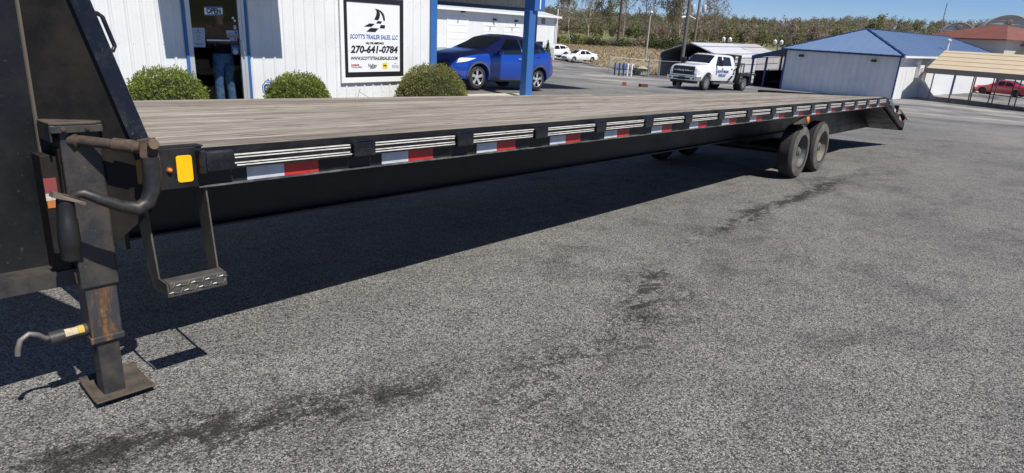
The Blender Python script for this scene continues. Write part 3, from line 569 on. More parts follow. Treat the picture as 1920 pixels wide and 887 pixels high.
# door
for a, b in ((3.5, 3.548), (4.592, 4.64)): MB().box(a, b, WY-.035, WY+.04, -.3, 2.2).build('blue_jamb', bluem, of)
MB().box(3.549, 4.591, WY-.02, WY+.05, 2.10, 2.2).build('door_head', alum, of)
dr = MB().box(3.5485, 3.635, WY-.022, WY+.03, -.1, 2.10).box(4.475, 4.535, WY-.022, WY+.03, -.1, 2.10).box(3.635, 4.475, WY-.018, WY+.028, -.1, .06).box(3.635, 4.475, WY-.018, WY+.028, 2.04, 2.1).build('door_frame', alum, of, bevel=.003)
MB().box(4.537, 4.591, WY-.028, WY+.04, -.1, 2.1).build('door_jamb', alum, of, bevel=.003)
MB().box(3.636, 4.474, WY+.002, WY+.008, .06, 2.04).build('door_glass', doorglass, dr)
MB().tube([(4.50, WY-.022, 1.16), (4.50, WY-.07, 1.15), (4.505, WY-.075, 1.02), (4.515, WY-.07, .90), (4.53, WY-.022, .885)], .013, 8).build('pull_handle', whitet, dr, smooth=60)
MB().box(3.87, 4.28, WY-.045, WY-.03, 1.13, 1.155).build('push_bar', alum, dr)
GY = WY-.0005
s_ = poly_on_wall([(3.885, 1.545), (4.205, 1.56), (4.21, 1.715), (3.89, 1.70)], GY+.0015, .0016).build('open_sign', paper, dr)
poly_on_wall([(3.89, 1.675), (4.21, 1.69), (4.21, 1.715), (3.89, 1.70)], GY-.0003, .001).build('sign_band', bluem, s_); poly_on_wall([(3.885, 1.545), (4.205, 1.56), (4.205, 1.585), (3.885, 1.57)], GY-.0003, .001).build('sign_band', bluem, s_)
text('OPEN', .125, inkblack, s_, wallxf(4.05, GY-.001, 1.628), bold=.006, width=.255, ext=.0006)
n_ = poly_on_wall([(3.637, 1.02), (3.85, 1.02), (3.865, 1.345), (3.637, 1.34)], GY+.0015, .0016).build('posted_notice', sticky, dr)
text('HOURS', .03, inkblack, n_, wallxf(3.745, GY-.0006, 1.23), ext=.0004) if False else None
MB().prism([(3.735, GY-.0006, 1.285), (3.75, GY-.0006, 1.315), (3.765, GY-.0006, 1.30), (3.75, GY-.0006, 1.28)], (0, -.0004, 0)).build('notice_emblem', inkblack, n_)
for i, (w_, z) in enumerate(((.11, 1.262), (.07, 1.222), (.09, 1.197), (.06, 1.165), (.075, 1.14), (.15, 1.075), (.15, 1.055))): MB().box(3.745-w_/2, 3.745+w_/2, GY-.0012, GY-.0006, z, z+.008).build('notice_line', inkgrey if i < 5 else inkblue, n_)
def decal(x0, x1, z0, z1, mat, name='decal'): return MB().box(x0, x1, GY, GY+.0012, z0, z1).build(name, mat, dr)
d = decal(4.245, 4.455, 1.245, 1.315, sticky); MB().lathe((4.42, GY-.0006, 1.28), (0, -1, 0), [(.027, 0), (.027, .0005)], 16).build('decal_emblem', inkblue, d); MB().box(4.255, 4.37, GY-.0012, GY-.0006, 1.262, 1.270).build('decal_line', inkblue, d)
d = decal(4.245, 4.46, 1.19, 1.24, P('tan_sticker', (.30,.24,.18), .6)); d = decal(4.295, 4.43, 1.135, 1.183, sticky); MB().lathe((4.40, GY-.0006, 1.16), (0, -1, 0), [(.018, 0), (.018, .0005)], 14).build('decal_emblem', inkblue, d); MB().box(4.30, 4.37, GY-.0012, GY-.0006, 1.148, 1.156).build('decal_line', inkblue, d)
d = decal(4.31, 4.455, .905, 1.07, P('deep_blue_sticker', (.03,.06,.20), .4)); MB().lathe((4.385, GY-.0006, .945), (0, -1, 0), [(.05, 0), (.05, .0005)], 20).build('decal_emblem', sticky, d); MB().box(4.32, 4.445, GY-.0012, GY-.0006, 1.005, 1.014).build('decal_line', sticky, d)
decal(4.385, 4.435, 1.335, 1.405, sticky)
for x, z in ((4.385, 1.53), (4.415, 1.485)): MB().lathe((x, GY, z), (0, -1, 0), [(.02, 0), (.02, .001)], 12).build('decal', paper, dr)
# little roof over the door (its edge is above the picture, its shadow is not)
MB().prism([(3.12, WY, 2.62), (3.12, WY-1.06, 2.55), (3.12, WY-1.06, 2.40), (3.12, WY, 2.46)], (2.14, 0, 0)).build('door_canopy', whitet, of)
# advertising sign on the wall
sg = thing('wall_sign', 'black framed white company sign on the office wall with phone number', 'sign', (7.46, WY-.06, .3))
def SG(mb, name, mat, **k): return mb.build(name, mat, sg, xf=Matrix.Translation((-7.46, -(WY-.06), -.3)), **k)
SG(MB().box(6.60, 8.30, WY-.06, WY-.02, .325, .435).box(6.60, 6.685, WY-.06, WY-.02, .435, 2.1).box(8.24, 8.30, WY-.06, WY-.02, .435, 2.1).box(6.60, 8.30, WY-.06, WY-.02, 2.1, 2.2), 'outer_trim', whitet, bevel=.004)
SG(MB().box(6.685, 8.24, WY-.052, WY-.03, .437, .545).box(6.685, 8.24, WY-.052, WY-.03, 1.955, 2.05).box(6.685, 6.77, WY-.052, WY-.03, .545, 1.955).box(8.148, 8.24, WY-.052, WY-.03, .545, 1.955), 'frame', inkblack, bevel=.003)
SG(MB().box(6.77, 8.148, WY-.040, WY-.031, .545, 1.955), 'panel', paper)
SF = WY-.0415
def st(t, size, x, z, mat, wd, shear=.18, bold=.004): return text(t, size, mat, sg, Matrix.Translation((-7.46, -(WY-.06), -.3))@wallxf(x, SF, z), width=wd, shear=shear, bold=bold, ext=.001)
st("SCOTT'S TRAILER SALES, LLC", .125, 7.46, 1.265, inkblue, 1.26, bold=.003); st('CALL FOR ASSISTANCE', .055, 7.46, 1.14, inkblack, .48); st('270-641-0784', .20, 7.46, 1.005, inkblack, 1.25, bold=.008); st('WWW.SCOTTSTRAILERSALES.COM', .095, 7.46, .825, inkblack, 1.24, bold=.003)
st('Lamco', .055, 6.95, .695, inkred, .21); st('TRAILERS', .04, 6.98, .645, inkgrey, .28, bold=.001); st('Valley', .10, 7.39, .675, inkblack, .24, bold=.002); st('INDUSTRIES', .018, 7.39, .625, inkblack, .12)
SG(MB().box(7.665, 7.80, SF-.001, SF, .605, .735), 'yellow_logo', inkyel); st('Delco', .045, 7.733, .672, inkblack, .10); st('Ed Parker', .055, 8.02, .665, inkgrey, .19, bold=0); st('TRAILERS', .025, 8.02, .625, inkgrey, .2, bold=0); st('EST', .02, 8.02, .715, inkgrey, .07, bold=0)
def em(pts, nm='emblem'): SG(MB().prism([(x, SF, z) for x, z in pts], (0, -.001, 0)), nm, inkblack)
def arc(c0, c1, n=8):
    return [((1-t)**2*c0[0][0]+2*t*(1-t)*c0[1][0]+t*t*c0[2][0], (1-t)**2*c0[0][1]+2*t*(1-t)*c0[1][1]+t*t*c0[2][1]) for t in [i/n for i in range(n+1)]]+[((1-t)**2*c1[0][0]+2*t*(1-t)*c1[1][0]+t*t*c1[2][0], (1-t)**2*c1[0][1]+2*t*(1-t)*c1[1][1]+t*t*c1[2][1]) for t in [i/n for i in range(n, -1, -1)]]
em(arc([(7.46, 1.855), (7.59, 1.80), (7.455, 1.625)], [(7.46, 1.855), (7.70, 1.80), (7.565, 1.615)])); em(arc([(7.50, 1.845), (7.68, 1.78), (7.70, 1.615)], [(7.50, 1.845), (7.76, 1.82), (7.745, 1.605)]))
em([(7.55, 1.60), (7.665, 1.597), (7.63, 1.545), (7.51, 1.55)]); em([(7.33, 1.545), (7.475, 1.54), (7.385, 1.475), (7.19, 1.475)]); em([(7.63, 1.525), (7.75, 1.52), (7.735, 1.45), (7.60, 1.455)]); em([(7.36, 1.455), (7.575, 1.45), (7.48, 1.37), (7.25, 1.375)])
# side canopy with blue post
cn = thing('drive_canopy', 'blue trimmed drive-through canopy on a square post beside the office', 'canopy', (12.4, 8.8, -.2))
def CN(mb, name, mat, **k): return mb.build(name, mat, cn, xf=Matrix.Translation((-12.4, -8.8, .2)), **k)
prot = Matrix.Translation((12.4, 8.8, 0))@Matrix.Rotation(R(0), 4, 'Z')
CN(MB().box(12.24, 12.50, 8.66, 8.86, -.3, 2.05), 'post', bluem, bevel=.006); CN(MB().box(12.235, 12.505, 8.652, 8.868, -.3, .12), 'post_base', bluem, bevel=.004)
CN(MB().box(12.36, 12.78, 8.60, 8.95, 2.05, 3.55), 'fascia_corner', bluem, bevel=.004); CN(MB().box(12.55, 12.59, 8.585, 8.60, 2.1, 3.5), 'downspout', whitet)
CN(MB().box(9.27, 12.36, 8.62, 8.9, 3.3, 3.55), 'front_beam', bluem); CN(MB().prism([(9.27, 8.5, 3.55), (9.27, 14.6, 2.92), (9.27, 14.6, 3.0), (9.27, 8.5, 3.65)], (9.8, 0, 0)), 'roof', galv)
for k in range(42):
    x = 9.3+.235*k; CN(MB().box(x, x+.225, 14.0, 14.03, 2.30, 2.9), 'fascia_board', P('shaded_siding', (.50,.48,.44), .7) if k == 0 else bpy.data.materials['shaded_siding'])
CN(MB().box(9.27, 19.0, 13.95, 14.05, 2.18, 2.30), 'rear_beam', blued)
CN(MB().box(18.75, 18.95, 13.9, 14.1, -.8, 2.18), 'rear_post', bluem)

# ================================================================== person behind the glass
def limb(m, pts, r, n=12): return m.tube(pts, r, n)
pe = thing('person', 'person in blue jeans and dark top standing inside the glass door', 'person', (4.30, 9.33, -.1))
def body():
    bm_ = bpy.data.meshes.new('body'); J = [((0,0,.95),.15),((0,0,1.15),.145),((0,.0,1.36),.15),((0,0,1.47),.065),((0,-.01,1.55),.06),((0,-.02,1.62),.085),((0,-.01,1.71),.09),((0,0,1.76),.06)]
    V = [p for p, r in J]; RR = [r for p, r in J]; E_ = [(i, i+1) for i in range(7)]
    def chain(a, pts):
        p = a
        for q, r in pts: V.append(q); RR.append(r); E_.append((p, len(V)-1)); p = len(V)-1
        return p
    for s in (-1, 1):
        chain(0, [((s*.105, 0, .88), .095), ((s*.12, -.015, .66), .075), ((s*.125, -.02, .48), .06), ((s*.13, .0, .28), .055), ((s*.135, .015, .09), .04), ((s*.14, -.05, .045), .04), ((s*.15, -.15, .03), .03)])
        w_ = chain(2, [((s*.18, .0, 1.38), .065), ((s*.25, -.02, 1.16), .05), ((s*.20, -.16, 1.12), .042), ((s*.07, -.25, 1.33), .03), ((s*.045, -.265, 1.40), .036)])
        for k in range(4): chain(w_, [((s*(.03-.018*(k-1.5)), -.285-.004*k, 1.45), .010), ((s*(.02-.018*(k-1.5)), -.30, 1.475+.005*(k in (1, 2))), .0085)])
        chain(w_, [((s*.02, -.29, 1.40), .011), ((s*.005, -.305, 1.425), .009)])
    bm_.from_pydata(V, E_, []); o = obj('body', bm_, skin, pe)
    o.modifiers.new('skin', 'SKIN'); sv = o.data.skin_vertices[0].data
    for i, r in enumerate(RR): sv[i].radius = (r*(1.0 if i > 2 else 1.15), r*(1 if i > 2 else .75))
    sv[0].use_root = True; o.modifiers.new('sub', 'SUBSURF').levels = 2; o.modifiers['sub'].render_levels = 2
    return o
bo = applied(body())
J_ = MB()
for s in (-1, 1):
    J_.tube([(s*.085, 0, .99), (s*.10, -.002, .86), (s*.115, -.015, .68), (s*.122, -.022, .50), (s*.128, -.012, .40), (s*.13, 0, .26), (s*.135, .012, .10), (s*.135, .0, .05)], [.115, .118, .100, .085, .080, .077, .075, .078], 14)
J_.tube([(0, 0, 1.04), (0, 0, .9), (0, 0, .82)], [.165, .165, .09], 14); je = J_.build('jeans', denim, pe, smooth=70)
s_ = MB().tube([(0, 0, 1.0), (0, 0, 1.15), (0, 0, 1.33), (0, 0, 1.44), (0, -.005, 1.50)], [.185, .185, .205, .15, .085], 16)
for s in (-1, 1): s_.tube([(s*.15, 0, 1.40), (s*.22, -.005, 1.30), (s*.255, -.02, 1.15), (s*.205, -.15, 1.12), (s*.10, -.235, 1.28)], [.085, .075, .066, .058, .048], 10)
s_.build('dark_top', shirtm, pe, smooth=70)
h_ = MB().lathe((0, 0, 1.66), (0, 0, 1), [(.098, 0), (.102, .04), (.095, .085), (.06, .12), (0, .132)], 18); hh = h_.build('hair', hairm, pe, smooth=60)
for v in hh.data.vertices: v.co.y = v.co.y*1.1+.018
f_ = MB()
for s in (-1, 1): f_.lathe((s*.032, -.092, 1.66), (0, -1, 0), [(.011, 0), (.008, .006), (0, .008)], 10)
f_.build('eyes', inkblack, pe); MB().prism([(-.014, -.095, 1.615), (.014, -.095, 1.615), (.006, -.095, 1.66), (-.006, -.095, 1.66)], (0, -.022, 0)).build('nose', skin, pe, bevel=.006); MB().box(-.024, .024, -.101, -.09, 1.578, 1.588).build('mouth', P('lips', (.35,.13,.11), .6), pe)
pe.rotation_euler = (0, 0, R(196))

# ================================================================== vehicles
def smooth_curve(pts, L, n=400, sig=.05):
    x = np.linspace(-.5, L+.5, n); y = np.interp(x, [p[0] for p in pts], [p[1] for p in pts]); k = max(1, int(sig/((L+1)/n)))
    ker = np.exp(-.5*(np.arange(-3*k, 3*k+1)/k)**2); ker /= ker.sum(); yp = np.pad(y, 3*k, mode='edge'); y = np.convolve(yp, ker, 'valid'); return lambda q: np.interp(q, x, y)
class Car:
    def __init__(c, name, label, L, top, bot, belt, half, roofw, mw, paint, sig=.06, group=None, cat='car'):
        c.L = L; c.top = smooth_curve(top, L, sig=sig); c.bot = smooth_curve(bot, L, sig=sig); c.belt = smooth_curve(belt, L, sig=sig); c.half = smooth_curve(half, L, sig=sig); c.rw = roofw
        c.root = thing(name, label, cat, mw=mw, group=group); c.paint = paint
    def sec(c, x):
        t, b, w = float(c.top(x)), float(c.bot(x)), float(c.half(x)); e = min(float(c.belt(x)), t-.05); gq = min(1, max(0, (t-e-.05)/.3)); wr = .80*w*(1-gq)+min(c.rw, w*.9)*gq
        return [(0, b), (.82*w, b), (.95*w, b+.06), (.985*w, b+.25*(e-b)), (w, b+.55*(e-b)), (.985*w, b+.85*(e-b)), (.955*w, e), ((.945*w*.45+wr*.55)+.01*gq, e+(t-e)*.5), (wr+.015*gq, t-.07*gq-.025), (wr*.93, t-.025*gq-.01), (wr*.6, t-.004), (0, t)]
    def yout(c, x, z):
        s = c.sec(x); return float(np.interp(z, [p[1] for p in s[1:10]], [p[0] for p in s[1:10]]))
    def body(c, n=64, arches=()):
        xs = np.linspace(0, c.L, n); V = []; k = None
        for x in xs:
            s = c.sec(x); ring = s+[(-y, z) for y, z in s[-2:0:-1]]; k = len(ring); V += [(x, y, z) for y, z in ring]
        F_ = [(i*k+j, i*k+(j+1) % k, (i+1)*k+(j+1) % k, (i+1)*k+j) for i in range(n-1) for j in range(k)]+[tuple(range(k)), tuple((n-1)*k+j for j in range(k-1, -1, -1))]
        m = MB(); m.add(V, F_); o = m.build('body', c.paint, c.root)
        cut = []
        for x, r, z, w_ in arches:
            for s in (-1, 1):
                q = MB().lathe((x, s*w_, z), (0, s, 0), [(r, 0), (r, .6)], 28).build('cut', None); q.parent = c.root; bo = o.modifiers.new('b', 'BOOLEAN'); bo.operation = 'DIFFERENCE'; bo.object = q; bo.solver = 'EXACT'; cut.append(q)
        bpy.context.view_layer.update(); applied(o)
        for q in cut: bpy.data.objects.remove(q)
        me = o.data; me.polygons.foreach_set('use_smooth', [True]*len(me.polygons)); me.set_sharp_from_angle(angle=R(38)); return o
    def patch(c, name, cor, mat, off=.006, sides=(-1, 1), parent=None, nu=8, nv=5):      # cor: 4 corners (x,z): bl, br, tr, tl
        for s in sides:
            def fn(u, v):
                a = [cor[0][i]*(1-u)+cor[1][i]*u for i in (0, 1)]; b = [cor[3][i]*(1-u)+cor[2][i]*u for i in (0, 1)]; x = a[0]*(1-v)+b[0]*v; z = a[1]*(1-v)+b[1]*v
                return (x, s*(c.yout(x, z)+off), z)
            MB().grid(fn, nu, nv).build(name, mat, parent or c.root, smooth=50)
    def topglass(c, name, x0, x1, f, mat, off=.006):
        def fn(u, v):
            x = x0+(x1-x0)*u; s = c.sec(x); yy = (v*2-1); w_ = s[9][0]*f; y = yy*w_; zz = np.interp(abs(y), [p[0] for p in s[:8:-1]], [p[1] for p in s[:8:-1]]); return (x-.3*off, y, zz+off)
        MB().grid(fn, 10, 12).build(name, mat, c.root, smooth=60)
    def front(c, name, y0, y1, z0, z1, mat, off=.012, rear=False, n=6):
        xs = np.linspace(0, c.L*.35, 90); xs = c.L-xs if rear else xs
        def fx(y, z):
            for x in xs:
                if c.bot(x)-.01 <= z <= c.top(x) and c.yout(x, z) >= abs(y): return x
            return xs[0]
        MB().grid(lambda u, v: (fx(y0+(y1-y0)*u, z0+(z1-z0)*v)-(off if not rear else -off), y0+(y1-y0)*u, z0+(z1-z0)*v), n, n).build(name, mat, c.root, smooth=50)
    def wheels(c, xs, r, w_, track, rimmat, spokes=5, disc=False):
        for x in xs:
            for s in (-1, 1):
                y = s*track; t = MB().lathe((x, y, r), (0, s, 0), [(r*.66, -.0), (r*.68, .008), (r*.9, .006), (r*.975, -.012), (r, -.03), (r, -w_+.03), (r*.975, -w_+.01), (r*.7, -w_)], 32, False).build('tyre', rubber, c.root, smooth=35)
                MB().lathe((x, y, r), (0, s, 0), [(r*.67, .006), (r*.64, .0), (r*.60, -.03), (r*.58, -.07)], 32, False).lathe((x, y-.075*s, r), (0, s, 0), [(r*.6, 0), (r*.6, .004)], 28).build('rim', rimmat if disc else blackplastic, t, smooth=35)
                sp = MB(); 
                for k in range(spokes):
                    a = 2*math.pi*k/spokes+.3; d = Vector((math.cos(a), 0, math.sin(a))); p = Vector((-math.sin(a), 0, math.cos(a))); o_ = Vector((x, y-.02*s, r))
                    sp.prism([o_+d*r*.08-p*r*.09, o_+d*r*.66-p*r*.13, o_+d*r*.66+p*r*.13, o_+d*r*.08+p*r*.09], (0, -.015*s, 0))
                sp.lathe((x, y-.03*s, r), (0, s, 0), [(r*.15, 0), (r*.15, .016)], 14); sp.lathe((x, y, r), (0, s, 0), [(r*.68, -.012), (r*.68, .004), (r*.63, .002), (r*.62, -.02)], 32, False)
                sp.build('spokes', rimmat, t, smooth=35)
    def mirrors(c, x, z, mat, sz=.11):
        for s in (-1, 1):
            y = c.yout(x, z)+.08; MB().lathe((x, s*(y-.09), z), (0, s, 0), [(.03, 0), (.03, .06), (sz*.7, .08), (sz*.75, .17), (sz*.5, .21), (0, .215)], 12).build('side_mirror', mat, c.root, smooth=60)
def mworld(x, y, rz, tilt=0, z=None): return Matrix.Translation((x, y, g(x, y) if z is None else z))@Matrix.Rotation(R(rz), 4, 'Z')@Matrix.Rotation(R(tilt), 4, 'Y')
spokem = P('machined_alloy', (.62,.63,.66), .3, metal=.6)
def suv(name, label, mw, paint, full=True):
    c = Car(name, label, 4.3, [(0,.60),(.04,.80),(.2,.93),(.6,1.02),(1.1,1.10),(1.95,1.50),(2.35,1.59),(2.9,1.59),(3.5,1.52),(3.8,1.43),(4.12,1.08),(4.24,1.0),(4.3,.70)],
        [(0,.40),(.25,.24),(.6,.22),(3.8,.24),(4.3,.42)], [(0,.76),(.8,.93),(1.5,.97),(2.5,1.03),(3.5,1.12),(4.3,1.05)], [(0,.62),(.12,.74),(.4,.83),(.9,.875),(3.4,.885),(4.0,.84),(4.3,.70)], .60, mw, paint)
    c.body(72, [(.86, .385, .335, .50), (3.47, .385, .335, .50)])
    c.topglass('windshield', 1.16, 1.93, 1.0, windowb); c.topglass('rear_window', 3.84, 4.08, .95, windowd)
    c.patch('side_window', [(1.62,1.005),(2.62,1.055),(2.55,1.47),(2.10,1.46)], windowd); c.patch('side_window', [(2.72,1.06),(3.48,1.13),(3.42,1.41),(2.65,1.47)], windowd); c.patch('quarter_window', [(3.55,1.14),(3.80,1.17),(3.66,1.34),(3.50,1.40)], windowd)
    c.patch('window_trim', [(2.635,1.055),(2.66,1.06),(2.61,1.48),(2.585,1.48)], P('bright_trim', (.5,.52,.55), .3, metal=.6) if 'bright_trim' not in bpy.data.materials else bpy.data.materials['bright_trim'], off=.010, nu=2)
    c.patch('headlight', [(.10,.70),(.42,.76),(.72,.86),(.20,.84)], lens, off=.010); c.patch('tail_light', [(3.96,.86),(4.22,.90),(4.16,1.04),(4.02,1.02)], taill, off=.012)
    c.front('grille', -.52, .52, .58, .74, blackplastic); c.front('lower_grille', -.5, .5, .30, .46, blackplastic); c.front('number_plate', -.26, .26, .44, .56, P('plate_holder', (.03,.03,.03), .5) if 'plate_holder' not in bpy.data.materials else bpy.data.materials['plate_holder'], off=.02)
    c.patch('rocker_cladding', [(1.26,.245),(3.08,.245),(3.08,.34),(1.26,.34)], greyplastic, off=.012)
    for x in (.86, 3.47):
        for s in (-1, 1):
            pts = []
            for k in range(15):
                a = math.pi*k/14*1.12-.12*math.pi/2; pts.append((x+math.cos(a)*.40, .335+math.sin(a)*.40))
            m = MB()
            for (xa, za), (xb, zb) in zip(pts[:-1], pts[1:]):
                P4 = []
                for q, f in (((xa, za), 1), ((xb, zb), 1), ((xb, zb), 1.14), ((xa, za), 1.14)):
                    xx = x+(q[0]-x)*f; zz = .335+(q[1]-.335)*f; P4.append((xx, s*(c.yout(min(max(xx, .1), 4.2), max(zz, .26))+.016), zz))
                m.add(P4, [(0, 1, 2, 3)])
            m.build('wheel_arch_cladding', greyplastic, c.root, smooth=40)
    for a in (1.32, 2.62): c.patch('door_seam', [(a+.0,.38),(a+.008,.38),(a+.02,1.0),(a+.012,1.0)], blackplastic, off=.002, nu=1)
    c.patch('door_handle', [(2.42,.905),(2.56,.91),(2.56,.935),(2.42,.93)], spokem, off=.03, nu=3, nv=2); c.patch('door_handle', [(3.3,1.0),(3.42,1.005),(3.42,1.03),(3.3,1.025)], blackplastic, off=.02, nu=3, nv=2)
    c.mirrors(1.62, 1.06, paint); c.wheels((.86, 3.47), .335, .21, .80, spokem, 5); return c
suv('blue_suv', 'blue compact SUV parked under the canopy beside the office', Matrix.Translation((11.14, 11.08, -.085))@Matrix.Rotation(R(-1.5), 4, 'Z')@Matrix.Rotation(R(2.8), 4, 'Y'), paintblue)
def sedan(name, label, mw, paint, group=None, rim=None):
    c = Car(name, label, 4.7, [(0,.55),(.05,.70),(.3,.80),(1.2,.93),(1.95,1.36),(2.4,1.44),(3.0,1.43),(3.9,1.07),(4.5,1.02),(4.66,.92),(4.7,.6)], [(0,.35),(.3,.2),(4.4,.22),(4.7,.4)], [(0,.66),(1.2,.84),(3.5,.92),(4.7,.9)], [(0,.6),(.15,.74),(.6,.86),(3.8,.87),(4.5,.78),(4.7,.64)], .56, mw, paint, group=group)
    c.body(56, [(.92, .36, .31, .5), (3.68, .36, .31, .5)]); c.topglass('windshield', 1.3, 1.95, .98, windowd); c.topglass('rear_window', 3.1, 3.8, .95, windowd)
    c.patch('side_window', [(1.72,.90),(2.62,.92),(2.58,1.32),(2.12,1.31)], windowd); c.patch('side_window', [(2.70,.92),(3.50,.95),(3.12,1.27),(2.65,1.32)], windowd)
    c.patch('headlight', [(.10,.56),(.42,.60),(.55,.70),(.18,.69)], lens, off=.01); c.patch('tail_light', [(4.40,.72),(4.62,.74),(4.60,.90),(4.42,.90)], taill, off=.012); c.front('grille', -.4, .4, .46, .60, blackplastic)
    c.mirrors(1.72, .95, paint, .085); c.wheels((.92, 3.68), .315, .2, .78, rim or spokem, 5); return c
sedan('white_sedan', 'white sedan parked beside the brown field, nearest the chain fence', mworld(63.0, 45.6, -18), paintwhite)
suv('white_crossover', 'white crossover parked between the white sedan and the garage', mworld(61.6, 48.6, -22), paintwhite)
suv('red_crossover', 'red vehicle half hidden behind the garage corner', mworld(61.3, 52.0, -25), paintred)
sedan('red_sedan', 'red sedan with black wheels seen between the tan carport posts', Matrix.Translation((77.2, 5.55, -2.33))@Matrix.Rotation(R(-106), 4, 'Z'), paintred, rim=blackplastic)
# --- white flatbed truck
def truck():
    mw = Matrix.Translation((32.75, 14.45, -1.29))@Matrix.Rotation(R(-1.5), 4, 'Z')@Matrix.Rotation(R(1.9), 4, 'Y')
    c = Car('flatbed_truck', 'white crew cab truck with black flatbed facing the camera beyond the trailer', 4.65, [(0,.85),(.03,1.25),(.10,1.36),(.6,1.42),(1.45,1.48),(2.15,1.98),(2.5,2.06),(4.1,2.06),(4.5,2.0),(4.62,1.75),(4.65,1.3)], [(0,.60),(.2,.52),(4.4,.52),(4.65,.56)], [(0,1.15),(1.4,1.36),(4.65,1.38)], [(0,.80),(.1,.92),(.5,.97),(4.3,.99),(4.6,.96),(4.65,.92)], .74, mw, paintwhite, sig=.045, cat='truck')
    c.body(72, [(1.02, .50, .44, .50)]); c.topglass('windshield', 1.52, 2.16, 1.0, windowd)
    c.patch('side_window', [(1.98,1.42),(2.85,1.42),(2.85,1.93),(2.36,1.93)], windowd); c.patch('side_window', [(3.0,1.42),(4.0,1.44),(3.92,1.92),(3.0,1.93)], windowd)
    c.front('grille', -.66, .66, .84, 1.27, blackplastic, off=.03); c.front('grille_surround', -.68, .68, .79, .835, chrome, off=.035); c.front('hood_edge', -.62, .62, 1.25, 1.30, greyplastic, off=.02)
    for y in (-1, 1): MB().box(-.045, -.03, min(y*.12, y*.58), max(y*.12, y*.58), 1.045, 1.07).build('grille_bar', chrome, c.root)
    MB().lathe((-.035, 0, 1.06), (-1, 0, 0), [(.05, 0), (.05, .02), (.02, .03)], 8).build('grille_emblem', chrome, c.root)
    text('RAM', .13, chrome, c.root, Matrix.Translation((-.048, 0, 1.06))@Matrix.Rotation(R(-90), 4, 'Z')@Matrix.Rotation(R(90), 4, 'X'), name='grille_letters', width=.62, ext=.004)
    for s in (-1, 1): c.front('headlight', min(s*.66, s*.90), max(s*.66, s*.90), .92, 1.20, lens, off=.02)
    c.patch('headlight_corner', [(.08,.93),(.36,1.0),(.36,1.2),(.08,1.2)], lens, off=.012)
    bp = MB(); bp.prism([(-.14, -.88, .52), (-.02, -1.0, .52), (.22, -1.02, .52), (.22, 1.02, .52), (-.02, 1.0, .52), (-.14, .88, .52)], (0, 0, .25)); bpo = bp.build('bumper', chrome, c.root, bevel=.03)
    MB().box(-.155, -.135, -.52, .52, .58, .68).build('bumper_intake', blackplastic, c.root); MB().box(-.17, -.15, -.2, .2, .56, .72).build('number_plate', blackplastic, c.root)
    for s in (-1, 1): MB().lathe((-.12, s*.72, .64), (-1, 0, 0), [(.06, 0), (.06, .02), (.04, .03)], 14).build('fog_light', blackplastic, c.root, smooth=40)
    MB().box(-.05, .4, -.75, .75, .38, .52).build('air_dam', blackplastic, c.root, bevel=.03)
    for s in (-1, 1):
        m = MB(); pts = [(1.02+math.cos(a)*.5, .44+math.sin(a)*.5) for a in np.linspace(-.05, math.pi+.15, 16)]
        for (xa, za), (xb, zb) in zip(pts[:-1], pts[1:]):
            q = [(xa, za), (xb, zb)]; o_ = [(1.02+(x-1.02)*1.2, .44+(z-.44)*1.2) for x, z in q]
            m.add([(q[0][0], s*1.045, q[0][1]), (q[1][0], s*1.045, q[1][1]), (o_[1][0], s*(c.yout(min(max(o_[1][0], .05), 4), max(.6, o_[1][1]))+.035), o_[1][1]), (o_[0][0], s*(c.yout(min(max(o_[0][0], .05), 4), max(.6, o_[0][1]))+.035), o_[0][1])], [(0, 1, 2, 3)])
        m.build('fender_flare', blackplastic, c.root, smooth=50)
        MB().box(1.95, 2.12, s*1.06 if s > 0 else -1.34, 1.34 if s > 0 else s*1.06, 1.40, 1.74).build('tow_mirror', blackplastic, c.root, bevel=.04); MB().box(2.0, 2.05, min(s*.9, s*1.1), max(s*.9, s*1.1), 1.46, 1.52).build('mirror_arm', blackplastic, c.root)
        MB().box(1.65, 4.35, min(s*.95, s*1.12), max(s*.95, s*1.12), .40, .48).build('running_board', P('step_bar', (.18,.19,.2), .35, metal=.5) if 'step_bar' not in bpy.data.materials else bpy.data.materials['step_bar'], c.root, bevel=.02)
        for a in (1.70, 2.93, 4.12): c.patch('door_seam', [(a,.62),(a+.012,.62),(a+.012,1.36),(a,1.36)], greyplastic, off=.002, nu=1, sides=(s,))
        for a in (2.66, 3.86): c.patch('door_handle', [(a,1.24),(a+.2,1.24),(a+.2,1.29),(a,1.29)], blackplastic, off=.03, nu=3, nv=2, sides=(s,))
    for k in range(5): MB().lathe((2.35, -.5+.25*k, 2.05), (-.4, 0, 1), [(.035, -.01), (.03, .03), (0, .045)], 8).build('cab_light', amberd, c.root)
    fx = lambda x, z, s=-1: Matrix.Translation((x, s*1.002, z))@Matrix.Rotation(R(90), 4, 'X')
    text("SCOTT'S TRAILER", .20, inkblue, c.root, fx(2.85, 1.10), width=1.42, bold=.006, shear=.15, ext=.004); text('SALES, LLC', .20, inkblue, c.root, fx(2.78, .90), width=.95, bold=.006, shear=.15, ext=.004)
    for (a, b) in (((3.62, .62), (.42, .12)), ((3.85, .76), (.40, .12)), ((3.45, .0), (0, 0)), ((4.15, .95), (.26, .14)), ((4.2, 1.15), (.24, .14))):
        if b[0]: MB().prism([(a[0], -1.004, a[1]), (a[0]+b[0]*.75, -1.004, a[1]), (a[0]+b[0], -1.004, a[1]+b[1]), (a[0]+b[0]*.35, -1.004, a[1]+b[1])], (0, .02, 0)).build('checker_mark', inkblack, c.root)
    c.wheels((1.02,), .43, .24, .97, chrome, 8, True)
    for s in (-1, 1):
        pass
    c.wheels((5.72,), .43, .5, 1.10, chrome, 8, True)
